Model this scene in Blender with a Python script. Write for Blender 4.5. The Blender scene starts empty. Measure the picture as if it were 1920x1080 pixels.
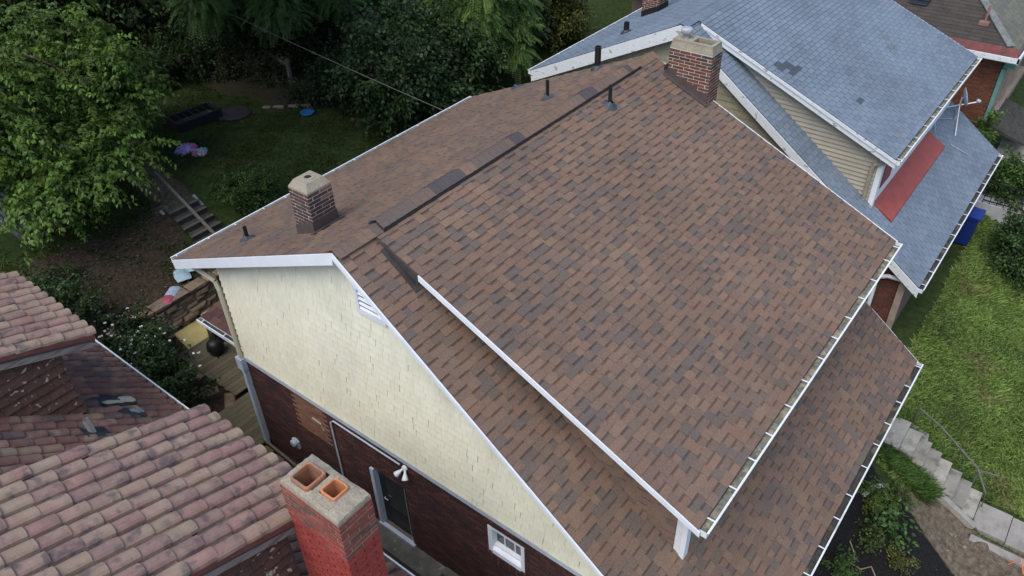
import bpy, math, random
import numpy as np
from mathutils import Vector, Matrix
random.seed(7); rng = np.random.default_rng(7)
R = math.radians
scene = bpy.context.scene
COL = scene.collection

# ------------------------------------------------------------------ camera
CAM = np.array((-5.6148, -7.8202, 6.4367)); FPX = 1485.06
PIT, YAW, ROLL = 0.6582, 0.6805, -0.0336
FW = np.array([math.cos(PIT)*math.cos(YAW), math.cos(PIT)*math.sin(YAW), -math.sin(PIT)])
_r = np.array([math.sin(YAW), -math.cos(YAW), 0.]); _u = np.cross(_r, FW)
RT = _r*math.cos(ROLL)+_u*math.sin(ROLL); UP = -_r*math.sin(ROLL)+_u*math.cos(ROLL)
cd = bpy.data.cameras.new('camera'); cam = bpy.data.objects.new('camera', cd); COL.objects.link(cam)
cd.sensor_width = 36; cd.lens = FPX*36/1920; cd.clip_end = 2000; cd.clip_start = .1
cam.matrix_world = Matrix(((RT[0], UP[0], -FW[0], CAM[0]), (RT[1], UP[1], -FW[1], CAM[1]), (RT[2], UP[2], -FW[2], CAM[2]), (0, 0, 0, 1)))
scene.camera = cam
# ------------------------------------------------------------------ light
SUN_EL, SUN_AZ = R(59), math.atan2(-.9, -.08)      # azimuth measured from +Y towards +X
world = bpy.data.worlds.new('World'); scene.world = world; world.use_nodes = True
wt = world.node_tree; sky = wt.nodes.new('ShaderNodeTexSky'); sky.sky_type = 'NISHITA'; sky.sun_disc = False
sky.sun_elevation = SUN_EL; sky.sun_rotation = SUN_AZ; sky.air_density = 1.0; sky.dust_density = 1.6; sky.ozone_density = 1.0
wt.links.new(sky.outputs[0], wt.nodes['Background'].inputs[0]); wt.nodes['Background'].inputs[1].default_value = .13
sl = bpy.data.lights.new('sun', 'SUN'); sl.energy = 1.35; sl.angle = R(45); sl.color = (1, .96, .9)
so = bpy.data.objects.new('sun', sl); COL.objects.link(so); so.location = (-20, -10, 40)
sd = Vector((math.sin(SUN_AZ)*math.cos(SUN_EL), math.cos(SUN_AZ)*math.cos(SUN_EL), math.sin(SUN_EL)))
so.rotation_euler = sd.to_track_quat('Z', 'Y').to_euler()
vs = scene.view_settings; vs.view_transform = 'Standard'; vs.look = 'None'; vs.exposure = 0.78; vs.gamma = 1; vs.use_curve_mapping = False

# ------------------------------------------------------------------ materials
def M(name, col=None, rough=.85, ns=6., nv=.2, bump=0., bs=60., spec=.25, stain=None, stain2=None, metal=0., ns2=None, nv2=.0, trans=0., stretch=None):
    m = bpy.data.materials.new(name); m.use_nodes = True; nt = m.node_tree; N = nt.nodes; L = nt.links
    b = N['Principled BSDF']; b.inputs['Roughness'].default_value = rough; b.inputs['Metallic'].default_value = metal
    b.inputs['Specular IOR Level'].default_value = spec
    g = N.new('ShaderNodeNewGeometry'); pos = g.outputs['Position']
    if stretch:
        mp = N.new('ShaderNodeMapping'); mp.inputs['Scale'].default_value = stretch; L.new(pos, mp.inputs[0]); pos = mp.outputs[0]
    if col is None:
        a = N.new('ShaderNodeAttribute'); a.attribute_name = 'tone'; c = a.outputs['Color']
    else:
        a = N.new('ShaderNodeRGB'); a.outputs[0].default_value = (*col, 1); c = a.outputs[0]
    def noise(sc, det=4):
        n = N.new('ShaderNodeTexNoise'); n.inputs['Scale'].default_value = sc; n.inputs['Detail'].default_value = det; L.new(pos, n.inputs['Vector']); return n.outputs['Fac']
    def vary(c, sc, v):
        mr = N.new('ShaderNodeMapRange'); L.new(noise(sc), mr.inputs[0]); mr.inputs[1].default_value = .25; mr.inputs[2].default_value = .75
        mr.inputs[3].default_value = 1-v; mr.inputs[4].default_value = 1+v
        x = N.new('ShaderNodeVectorMath'); x.operation = 'SCALE'; L.new(c, x.inputs[0]); L.new(mr.outputs[0], x.inputs['Scale']); return x.outputs[0]
    if nv: c = vary(c, ns, nv)
    if ns2: c = vary(c, ns2, nv2)
    for st in (stain, stain2):
        if st:
            sc, ss, lo, hi, amt = st
            mr = N.new('ShaderNodeMapRange'); L.new(noise(ss, 5), mr.inputs[0]); mr.inputs[1].default_value = lo; mr.inputs[2].default_value = hi; mr.inputs[4].default_value = amt
            mx = N.new('ShaderNodeMix'); mx.data_type = 'RGBA'; L.new(mr.outputs[0], mx.inputs[0]); L.new(c, mx.inputs[6]); mx.inputs[7].default_value = (*sc, 1); c = mx.outputs[2]
    L.new(c, b.inputs['Base Color'])
    if bump:
        bp = N.new('ShaderNodeBump'); bp.inputs['Strength'].default_value = bump; bp.inputs['Distance'].default_value = .02
        L.new(noise(bs), bp.inputs['Height']); L.new(bp.outputs[0], b.inputs['Normal'])
    if trans:
        t = N.new('ShaderNodeBsdfTranslucent'); L.new(c, t.inputs[0]); mx = N.new('ShaderNodeMixShader'); mx.inputs[0].default_value = trans
        L.new(b.outputs[0], mx.inputs[1]); L.new(t.outputs[0], mx.inputs[2]); L.new(mx.outputs[0], N['Material Output'].inputs[0])
    return m

m_shingle = M('asphalt_shingle', ns=45, nv=.22, ns2=.6, nv2=.12, bump=.35, bs=160, rough=.95, spec=.12)
m_blue_sh = M('blue_grey_shingle', ns=40, nv=.18, ns2=.7, nv2=.14, bump=.3, bs=160, rough=.95, spec=.12, stain=((.1, .1, .09), 1.6, .62, .8, .5))
m_tone = M('toned_piece', ns=9, nv=.2, bump=.2, bs=70)
m_brick = M('brick', ns=30, nv=.25, ns2=3, nv2=.18, bump=.4, bs=120, rough=.9)
m_mortar = M('mortar', (.56, .52, .45), ns=25, nv=.2, bump=.4, bs=90)
m_dkmortar = M('dark_mortar', (.14, .105, .09), ns=25, nv=.3)
m_tile = M('clay_tile', ns=7, nv=.16, ns2=40, nv2=.08, rough=.85, bump=.2, bs=60, stain=((.088, .076, .08), 5.5, .54, .66, .75), stain2=((.31, .245, .165), 2.6, .52, .66, .5))
m_white = M('white_paint', (.74, .77, .80), ns=4, nv=.06, rough=.5, spec=.35)
m_gutter = M('gutter_paint', (.72, .75, .77), ns=4, nv=.08, rough=.5, spec=.35, stain=((.33, .31, .27), 3.2, .60, .74, .7))
m_peel = M('peeling_white_paint', (.70, .72, .72), ns=5, nv=.08, rough=.6, stain=((.22, .2, .19), 5.0, .60, .66, .75), stretch=(1, 1, 2.2))
m_cream = M('cream_paint', ns=2.2, nv=.05, ns2=14, nv2=.04, rough=.7, bump=.15, bs=70, stain=((.50, .49, .40), 1.3, .50, .75, .45), stretch=(1, 1, .6))
m_creamcore = M('cream_gap', (.22, .20, .14), ns=8, nv=.2)
m_trimgrey = M('grey_trim_paint', (.42, .47, .54), ns=6, nv=.12, rough=.6)
m_dark = M('dark_metal', (.035, .03, .032), ns=10, nv=.2, rough=.6, spec=.4)
m_flash = M('brown_flashing', (.085, .065, .062), ns=6, nv=.15, rough=.55, spec=.4)
m_black = M('black_rubber', (.012, .012, .013), ns=10, nv=.2, rough=.5, spec=.4)
m_lead = M('blue_black_flashing', (.05, .06, .075), ns=20, nv=.3, rough=.5, spec=.4)
m_debris = M('gutter_debris', (.16, .16, .13), ns=14, nv=.5, bump=.5, bs=40, stain=((.38, .33, .22), 9, .5, .6, .7))
m_gutdark = M('gutter_inside', (.05, .05, .045), ns=14, nv=.4, stain=((.2, .19, .12), 3, .55, .66, .6))
m_concrete = M('concrete', (.30, .28, .25), ns=3, nv=.2, ns2=30, nv2=.12, bump=.4, bs=60, stain=((.12, .11, .09), 2.5, .55, .7, .6))
m_step = M('worn_concrete', ns=3, nv=.2, ns2=30, nv2=.14, bump=.4, bs=60, stain=((.10, .095, .06), 3.2, .52, .68, .65))
m_cap = M('chimney_cement', (.31, .275, .21), ns=40, nv=.25, ns2=4, nv2=.12, bump=.5, bs=120, stain=((.17, .15, .11), 6, .58, .7, .5))
m_clay = M('clay_flue', (.52, .21, .09), ns=9, nv=.15, rough=.6, stain=((.35, .25, .2), 6, .5, .7, .5))
m_soot = M('soot', (.02, .017, .015), nv=.2)
m_wood = M('weathered_wood', ns=5, nv=.25, stretch=(2, 14, 14), bump=.3, bs=30)
m_stone = M('sandstone', ns=9, nv=.3, bump=.6, bs=30, stain=((.10, .075, .05), 7, .55, .7, .5))
m_leaf = M('leaf', ns=3, nv=.22, rough=.55, spec=.35, trans=.28)
m_bark = M('bark', (.11, .085, .065), ns=12, nv=.4, bump=.8, bs=25, stretch=(1, 1, .3))
m_grass = M('grass_blade', ns=1.1, nv=.22, rough=.7, trans=.25)
m_red = M('red_metal', (.29, .062, .05), ns=3, nv=.15, rough=.55, spec=.3, stain=((.2, .05, .04), 4, .55, .7, .5))
m_sidecore = M('tan_gap', (.16, .14, .1), nv=.1)
m_glass = M('window_glass', (.02, .025, .03), rough=.08, spec=.8, nv=0)
m_plastic = M('plastic', rough=.45, ns=5, nv=.08, spec=.4)
m_galv = M('galvanised_metal', (.55, .57, .6), rough=.4, metal=.5, ns=6, nv=.15)
m_pipe = M('old_grey_pipe', (.12, .115, .105), rough=.6, ns=7, nv=.25)
m_teal = M('teal_downspout', (.13, .28, .25), ns=5, nv=.15)
m_cloth = M('cloth', ns=9, nv=.4, rough=.9, bump=.4, bs=20)
m_peelbrown = M('peeling_brown_shingle', ns=12, nv=.2, bump=.2, bs=60, stain=((.5, .42, .38), 11, .62, .65, .85))

# ------------------------------------------------------------------ mesh helpers
WL = {}
def wl(o): return WL.get(o.name, Vector((0, 0, 0))) if o else Vector((0, 0, 0))
class MB:
    def __init__(s): s.v = []; s.f = []; s.c = []
    def face(s, pts, col=(.5, .5, .5)):
        n = len(s.v); s.v += [tuple(p) for p in pts]; s.f.append(tuple(range(n, n+len(pts)))); s.c.append(col)
    def mesh(s, vs, fs, col):
        n = len(s.v); s.v += [tuple(p) for p in vs]; s.f += [tuple(i+n for i in f) for f in fs]
        s.c += [col]*len(fs)
    def prism(s, pts, ext, col=(.5, .5, .5)):
        """closed polygon pts extruded along ext"""
        e = Vector(ext); a = [Vector(p) for p in pts]; k = len(a)
        nrm = Vector((0, 0, 0))
        for i in range(k): nrm += a[i].cross(a[(i+1) % k])
        fs = [tuple(range(k)), tuple(range(2*k-1, k-1, -1))]+[(i, i+k, (i+1) % k+k, (i+1) % k) for i in range(k)]
        if nrm.dot(e) > 0: fs = [tuple(reversed(f)) for f in fs]
        s.mesh(a+[p+e for p in a], fs, col)
    def box(s, lo, hi, col=(.5, .5, .5)):
        x0, y0, z0 = lo; x1, y1, z1 = hi
        s.prism([(x0, y0, z0), (x1, y0, z0), (x1, y1, z0), (x0, y1, z0)], (0, 0, z1-z0), col)
    def beam(s, a, b, w, hgt, col=(.5, .5, .5), up=(0, 0, 1)):
        a = Vector(a); b = Vector(b); d = (b-a).normalized(); sd_ = d.cross(Vector(up)).normalized()*w/2; u = sd_.cross(d).normalized()*hgt/2
        s.prism([a-sd_-u, a+sd_-u, a+sd_+u, a-sd_+u], b-a, col)
    def tube(s, path, r, n=8, col=(.5, .5, .5), caps=True, r1=None):
        P = [Vector(p) for p in path]; rings = []; k = len(P)
        for i, p in enumerate(P):
            d = (P[min(i+1, k-1)]-P[max(i-1, 0)]).normalized(); ref = Vector((0, 0, 1)) if abs(d.z) < .9 else Vector((1, 0, 0))
            u = d.cross(ref).normalized(); w = d.cross(u)
            rr = r if r1 is None else r+(r1-r)*i/(k-1)
            rings.append([p+(u*math.cos(2*math.pi*j/n)+w*math.sin(2*math.pi*j/n))*rr for j in range(n)])
        vs = [q for rg in rings for q in rg]; fs = []
        for i in range(k-1):
            for j in range(n): fs.append((i*n+j, i*n+(j+1) % n, (i+1)*n+(j+1) % n, (i+1)*n+j))
        if caps: fs += [tuple(range(n-1, -1, -1)), tuple((k-1)*n+j for j in range(n))]
        s.mesh(vs, fs, col)
    def lathe(s, base, prof, n=14, col=(.5, .5, .5), axis=(0, 0, 1)):
        ax = Vector(axis).normalized(); ref = Vector((1, 0, 0)) if abs(ax.x) < .9 else Vector((0, 1, 0)); u = ax.cross(ref).normalized(); w = ax.cross(u); b = Vector(base)
        vs = [b+ax*z+(u*math.cos(2*math.pi*j/n)+w*math.sin(2*math.pi*j/n))*r for r, z in prof for j in range(n)]; fs = []
        for i in range(len(prof)-1):
            for j in range(n): fs.append((i*n+j, i*n+(j+1) % n, (i+1)*n+(j+1) % n, (i+1)*n+j))
        s.mesh(vs, fs, col)
def newmesh(name, v, f, c, mat, smooth=False):
    me = bpy.data.meshes.new(name); me.from_pydata([tuple(p) for p in v], [], f)
    at = me.color_attributes.new('tone', 'FLOAT_COLOR', 'CORNER')
    cnt = np.array([len(x) for x in f]); cc = np.repeat(np.c_[np.array(c, float).reshape(-1, 3), np.ones(len(f))], cnt, 0)
    at.data.foreach_set('color', cc.ravel().astype(np.float32))
    me.materials.append(mat)
    if smooth: me.polygons.foreach_set('use_smooth', [True]*len(f))
    me.update(); return me
def quadmesh(name, V, C, mat):
    """V (n,4,3) world quads, C (n,3)"""
    n = len(V); me = bpy.data.meshes.new(name); me.vertices.add(4*n); me.loops.add(4*n); me.polygons.add(n)
    me.vertices.foreach_set('co', V.reshape(-1).astype(np.float32)); me.loops.foreach_set('vertex_index', np.arange(4*n, dtype=np.int32))
    me.polygons.foreach_set('loop_start', np.arange(0, 4*n, 4, dtype=np.int32)); me.polygons.foreach_set('loop_total', np.full(n, 4, np.int32))
    at = me.color_attributes.new('tone', 'FLOAT_COLOR', 'CORNER')
    at.data.foreach_set('color', np.repeat(np.c_[C, np.ones(n)], 4, 0).ravel().astype(np.float32))
    me.materials.append(mat); me.update(calc_edges=True); return me
def link(name, me, parent=None, world=(0, 0, 0)):
    o = bpy.data.objects.new(name, me); COL.objects.link(o)
    if parent: o.parent = parent
    WL[o.name] = Vector(world); o.location = Vector(world)-wl(parent); return o
def build(mb, name, mat, parent=None, kind=None, smooth=False, at=None):
    w = Vector(at) if at is not None else (wl(parent) if parent else Vector((0, 0, 0)))
    me = newmesh(name, [Vector(p)-w for p in mb.v], mb.f, mb.c, mat, smooth)
    o = link(name, me, parent, w)
    if kind: o['kind'] = kind
    return o
def thing(name, label, cat, loc, group=None):
    o = link(name, None, None, loc); o['label'] = label; o['category'] = cat
    if group: o['group'] = group
    return o
def tag(o, label, cat, group=None, kind=None):
    o['label'] = label; o['category'] = cat
    if group: o['group'] = group
    if kind: o['kind'] = kind
    return o
def single(mb, name, mat, label, cat, at, group=None, smooth=False):
    return tag(build(mb, name, mat, None, None, smooth, at), label, cat, group)
def inframe(p, mg=40):
    d = np.asarray(p, float)-CAM; z = d@FW
    if z < .1: return False
    u = 960+FPX*(d@RT)/z; v = 540-FPX*(d@UP)/z
    return -mg < u < 1920+mg and -mg < v < 1080+mg
def frame(o, u, v, n, su=1, sv=1, sn=1):
    u = Vector(u)*su; v = Vector(v)*sv; n = Vector(n)*sn
    return Matrix(((u.x, v.x, n.x, o[0]), (u.y, v.y, n.y, o[1]), (u.z, v.z, n.z, o[2]), (0, 0, 0, 1)))
def pieces(parent, name, plural, protos, items, mat, limit=300, smooth=False, score=None):
    """items: (key, Matrix, centre). the nearest in view become objects, the rest one stuff part"""
    sc = []
    for k, m, c in items:
        d = (Vector(c)-Vector(CAM)).length
        sc.append((d if score is None else score(c, d)) + (0 if inframe(c) else 1e4))
    order = np.argsort(sc, kind='stable'); single_ = [i for i in order[:limit] if sc[i] < 5e3]; ss = set(single_)
    w = wl(parent); T = Matrix.Translation(-w); meshes = {}; proto_ob = {}
    for i in single_:
        k, m, c = items[i]
        if k not in meshes: meshes[k] = newmesh(name, *protos[k], mat, smooth)
        if k in proto_ob: o = proto_ob[k].copy(); o.name = name
        else: o = bpy.data.objects.new(name, meshes[k]); o.parent = parent; proto_ob[k] = o
        o.matrix_local = T@m
        COL.objects.link(o); o.parent = parent
    rest = [i for i in range(len(items)) if i not in ss]
    if rest:
        V = []; F = []; C = []; nn = 0; cache = {k: np.c_[np.array(protos[k][0], float), np.ones(len(protos[k][0]))] for k in protos}
        for i in rest:
            k, m, c = items[i]; a = cache[k]@np.array(m).T; V.append(a[:, :3])
            F += [tuple(j+nn for j in f) for f in protos[k][1]]; C += protos[k][2]; nn += len(a)
        V = np.concatenate(V)-np.array(w)
        o = link(plural, newmesh(plural, V.tolist(), F, C, mat, smooth), parent, w); o['kind'] = 'stuff'
def boxproto(col, bev=0.):
    mb = MB()
    if not bev: mb.box((0, 0, 0), (1, 1, 1), col)
    else:
        b = bev; mb.mesh([(0, 0, 0), (1, 0, 0), (1, 1, 0), (0, 1, 0), (b, b, 1), (1-b, b, 1), (1-b, 1-b, 1), (b, 1-b, 1)],
                         [(3, 2, 1, 0), (4, 5, 6, 7), (0, 1, 5, 4), (1, 2, 6, 5), (2, 3, 7, 6), (3, 0, 4, 7)], col)
    return (mb.v, mb.f, mb.c)

# ------------------------------------------------------------------ terrain
def smn(a, b, x): t = np.clip((x-a)/(b-a), 0, 1); return t*t*(3-2*t)
def hn(x, y):
    x = np.asarray(x, float); y = np.asarray(y, float)
    front = -7.7-1.55*np.clip((y+6.3)/(-2.7), 0, 1)-.3*np.clip((y+9)/(-7), 0, 1)
    mid = -7.2-.5*np.clip((y+2)/(-3.6), 0, 1)
    w = smn(.6, -1.2, x); up = -4.9+.035*np.clip(y-11.5, 0, 30)
    wall = np.where(y < 9.02, -7.0, -5.95+1.05*smn(9.0, 11.6, y)); bank = -7.1+2.2*smn(6., 12., y)
    rear = np.where(y > 11.5, up, wall*(1-w)+bank*w)-np.where((x > 2.97) & (x < 3.83) & (y > 9.3) & (y < 11.27), .32, 0.)
    front = front-np.where((x > 9.33) & (x < 10.25) & (y > -9.15) & (y < -5.3), .3, 0.)-np.where((x > 9.2) & (x < 10.2) & (y > -13) & (y < -9.15), .12, 0.)
    return np.where(y < -5.6, front, np.where(y < 4.5, mid, rear))
def h(x, y): return float(hn(x, y))
def wob(x, y, s=1.): return .5*(np.sin(x*1.7*s+y*.9*s)+np.sin(y*2.3*s-x*1.1*s+1.3))+.3*np.sin(x*4.1*s+y*3.7*s)
def masks(x, y):
    """dirt, mulch weights 0..1"""
    w = .22*wob(x, y)
    sb = lambda d: np.clip(.5-d/.25, 0, 1)          # signed distance -> weight
    dirt = sb(np.maximum(np.maximum(y-11.6, 4.4-y), x-3.0)+w*1.5)
    dirt = np.maximum(dirt, sb(np.maximum(np.abs(x-3.45-(y-12)*.28)-.5, np.maximum(11.2-y, y-19))+w*.6))
    dirt = np.maximum(dirt, .55*sb(np.maximum(13.4-y-.0*x, 8.6-x)-0.0+w*2.2-(0)))
    dirt = np.maximum(dirt, sb(np.maximum(np.abs(y-1)-5.4, np.abs(x+1)-1.9)))
    dirt = np.maximum(dirt, sb(np.maximum(np.maximum(x-9.35, 4-x), np.maximum(y+7.4, -13-y))+w*.9))
    mulch = sb(np.maximum(np.maximum(x-(8.45+.45*(y+7.2)), 2-x), np.maximum(y+6.4, -9.0-y))+w*.8)
    return dirt, mulch
def ground():
    def axis(lo, hi, a, b, st, far):
        m = np.arange(a, b, st); l = a-np.geomspace(st, a-lo, 26)[::-1]; r = b+np.geomspace(st, hi-b, 26)-st; return np.r_[l, m, r]
    xs = axis(-400, 400, -4, 22, .16, 0); ys = axis(-400, 400, -12, 22, .16, 0)
    xs = np.sort(np.r_[xs, 9.32, 9.34, 10.24, 10.26, 2.96, 2.98, 3.82, 3.84]); ys = np.sort(np.r_[ys, 9.01, 9.03, -5.59, -5.61, 4.49, 4.51])
    X, Y = np.meshgrid(xs, ys); Z = hn(X, Y)+.03*wob(X, Y, 1.4)+.015*wob(X, Y, 4)
    nx, ny = len(xs), len(ys); idx = np.arange(nx*ny).reshape(ny, nx)
    F = np.stack([idx[:-1, :-1], idx[:-1, 1:], idx[1:, 1:], idx[1:, :-1]], -1).reshape(-1, 4)
    me = bpy.data.meshes.new('ground'); me.from_pydata(np.stack([X, Y, Z], -1).reshape(-1, 3).tolist(), [], F.tolist())
    d, mu = masks(X, Y); at = me.color_attributes.new('cover', 'FLOAT_COLOR', 'POINT')
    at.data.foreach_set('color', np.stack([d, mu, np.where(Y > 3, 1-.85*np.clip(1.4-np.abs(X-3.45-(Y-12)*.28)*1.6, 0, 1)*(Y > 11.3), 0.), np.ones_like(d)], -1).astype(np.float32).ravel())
    me.polygons.foreach_set('use_smooth', [True]*len(F))
    m = bpy.data.materials.new('soil_and_grass'); m.use_nodes = True; nt = m.node_tree; N = nt.nodes; L = nt.links; b = N['Principled BSDF']; b.inputs['Roughness'].default_value = .95; b.inputs['Specular IOR Level'].default_value = .1
    g = N.new('ShaderNodeNewGeometry'); a = N.new('ShaderNodeAttribute'); a.attribute_name = 'cover'; sp = N.new('ShaderNodeSeparateColor'); L.new(a.outputs['Color'], sp.inputs[0])
    def ramp(sc, c0, c1, det=6):
        n = N.new('ShaderNodeTexNoise'); n.inputs['Scale'].default_value = sc; n.inputs['Detail'].default_value = det; n.inputs['Roughness'].default_value = .7; L.new(g.outputs['Position'], n.inputs['Vector'])
        r = N.new('ShaderNodeValToRGB'); r.color_ramp.elements[0].color = (*c0, 1); r.color_ramp.elements[1].color = (*c1, 1); r.color_ramp.elements[0].position = .32; r.color_ramp.elements[1].position = .68; L.new(n.outputs[0], r.inputs[0]); return r.outputs[0], n.outputs[0]
    gc, gn = ramp(6, (.022, .038, .012), (.055, .078, .024)); dc, dn = ramp(9, (.07, .052, .036), (.22, .18, .13)); mc, mn_ = ramp(30, (.006, .006, .007), (.03, .028, .028))
    x0 = N.new('ShaderNodeMix'); x0.data_type = 'RGBA'; L.new(sp.outputs[2], x0.inputs[0]); L.new(dc, x0.inputs[6]); dk_, _q = ramp(11, (.022, .016, .011), (.085, .064, .046)); L.new(dk_, x0.inputs[7]); dc = x0.outputs[2]  # rear soil mixes to a darker copy, tree shade put into its colour
    def edge(f):
        q = N.new('ShaderNodeMath'); q.operation = 'MULTIPLY_ADD'; L.new(dn, q.inputs[0]); q.inputs[1].default_value = .9; L.new(f, q.inputs[2])
        r = N.new('ShaderNodeMapRange'); L.new(q.outputs[0], r.inputs[0]); r.inputs[1].default_value = .85; r.inputs[2].default_value = 1.05; return r.outputs[0]
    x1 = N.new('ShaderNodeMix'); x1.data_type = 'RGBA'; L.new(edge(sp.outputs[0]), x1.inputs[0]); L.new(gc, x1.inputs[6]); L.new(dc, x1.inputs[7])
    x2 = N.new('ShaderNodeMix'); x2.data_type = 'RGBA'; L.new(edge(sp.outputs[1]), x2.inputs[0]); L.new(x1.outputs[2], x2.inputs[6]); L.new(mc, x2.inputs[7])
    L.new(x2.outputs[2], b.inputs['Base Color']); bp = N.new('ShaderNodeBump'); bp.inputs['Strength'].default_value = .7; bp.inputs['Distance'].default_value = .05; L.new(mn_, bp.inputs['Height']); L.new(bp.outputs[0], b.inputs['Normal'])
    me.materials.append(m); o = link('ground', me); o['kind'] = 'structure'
ground()

# ------------------------------------------------------------------ roofing
BROWN = [(.198, .132, .097), (.190, .127, .094), (.180, .121, .092), (.170, .116, .091), (.208, .139, .099), (.192, .124, .089), (.160, .115, .092), (.138, .109, .093), (.183, .127, .096), (.196, .126, .093)]
BLUE = [(.165, .205, .252), (.173, .213, .262), (.158, .197, .244), (.179, .219, .268), (.167, .207, .252), (.151, .188, .233)]
def shproto(col, t, band):
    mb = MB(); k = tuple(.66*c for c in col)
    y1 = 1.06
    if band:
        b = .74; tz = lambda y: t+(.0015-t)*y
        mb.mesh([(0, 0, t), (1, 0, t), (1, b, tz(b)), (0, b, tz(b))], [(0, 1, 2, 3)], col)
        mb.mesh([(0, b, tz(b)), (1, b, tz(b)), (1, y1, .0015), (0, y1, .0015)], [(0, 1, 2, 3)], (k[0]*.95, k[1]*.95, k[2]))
    else: mb.mesh([(0, 0, t), (1, 0, t), (1, y1, .0015), (0, y1, .0015)], [(0, 1, 2, 3)], col)
    e = tuple((.7 if col[0] > col[2] else .45)*c for c in col)
    mb.mesh([(0, 0, 0), (1, 0, 0), (1, 0, t), (0, 0, t)], [(0, 1, 2, 3)], e)
    mb.mesh([(0, 0, 0), (0, 0, t), (0, y1, .0015)], [(0, 1, 2)], e); mb.mesh([(1, 0, 0), (1, y1, .0015), (1, 0, t)], [(0, 1, 2)], e)
    return (mb.v, mb.f, mb.c)
def lay(o, u, d, n, x0, x1, s0, s1, e, arch, tones, skip=None, xlim=None):
    """shingle courses: o ridge point, u along the course, d downslope, s measured down the slope"""
    o, u, d, n = Vector(o), Vector(u).normalized(), Vector(d).normalized(), Vector(n).normalized(); out = []
    i = 0; nt = len(tones)
    while s1-i*e > s0+.02:
        sb = s1-i*e; sv = min(e, sb-s0); X0, X1 = xlim(sb, sb-sv) if xlim else (x0, x1)
        x = X0; hi = random.random() < .5; j = 0
        while x < X1-.004:
            if arch: w = random.choice((.12, .15, .17, .2, .22, .26, .3))
            else: w = .305 if j else (.15+.0*i if i % 2 else .305); w = w if j else w*random.uniform(.97, 1.0)
            w = min(w, X1-x); 
            if X1-x-w < .05: w = X1-x
            c = o+u*(x+w/2)+d*(sb-sv/2)
            if not (skip and skip(x+w/2, sb-sv/2)):
                t = random.randrange(nt) if not arch or random.random() < .8 else random.choice((6, 7, 7, 3))
                g = 0 if arch else .012
                key = (t, hi if arch else True)
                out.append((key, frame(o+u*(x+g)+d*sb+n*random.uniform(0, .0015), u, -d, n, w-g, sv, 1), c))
            x += w; hi = not hi; j += 1
        i += 1
    return out
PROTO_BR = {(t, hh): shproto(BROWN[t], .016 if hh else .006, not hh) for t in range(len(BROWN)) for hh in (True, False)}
PROTO_BL = {(t, hh): shproto(BLUE[t], .017, False) for t in range(len(BLUE)) for hh in (True, False)}

def brick_items(x0, x1, y0, y1, z0, z1, tones, bl=.2, bh=.054, j=.0135, keyfn=None):
    """bricks of a rectangular stack, four faces"""
    out = []; k = 0; z = z0; dpt = .085
    while z+bh <= z1+.004:
        for fc in range(4):
            # face frame: origin corner, u along, n outward
            if fc == 0: o, u, n, ln = (x0, y1), (0, -1), (-1, 0), y1-y0
            elif fc == 1: o, u, n, ln = (x0, y0), (1, 0), (0, -1), x1-x0
            elif fc == 2: o, u, n, ln = (x1, y0), (0, 1), (1, 0), y1-y0
            else: o, u, n, ln = (x1, y1), (-1, 0), (0, 1), x1-x0
            ev = (k+fc) % 2 == 0; a = 0 if ev else dpt+j; end = ln if ev else ln-dpt-j
            N_ = max(1, round(ln/(bl+j))); p_ = (ln+j)/N_; bd = [q*p_ for q in range(N_)]+[ln+j] if ev else [a]+[(q+.5)*p_ for q in range(1, N_-1)]+[end+j]
            for q in range(len(bd)-1):
                aa = bd[q]; L = bd[q+1]-bd[q]-j; pr = random.uniform(.0, .005)
                O = Vector((o[0]+u[0]*aa+n[0]*pr, o[1]+u[1]*aa+n[1]*pr, z))
                t = keyfn(z, fc) if keyfn else random.randrange(len(tones))
                out.append((t, frame(O, (u[0], u[1], 0), (0, 0, 1), (-n[0], -n[1], 0), L, bh, dpt), O+Vector((u[0]*L/2, u[1]*L/2, bh/2))))
        z += bh+j; k += 1
    return out
def rect_ring(mb, x0, x1, y0, y1, z0, z1, t):
    mb.box((x0, y0, z0), (x0+t, y1, z1)); mb.box((x1-t, y0, z0), (x1, y1, z1)); mb.box((x0+t, y0, z0), (x1-t, y0+t, z1)); mb.box((x0+t, y1-t, z0), (x1-t, y1, z1))
def inv_box(col):     # box whose outward side is local z=0 (u,v,-n frame is left handed -> flip winding handled by both-sided shading)
    return boxproto(col)

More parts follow.
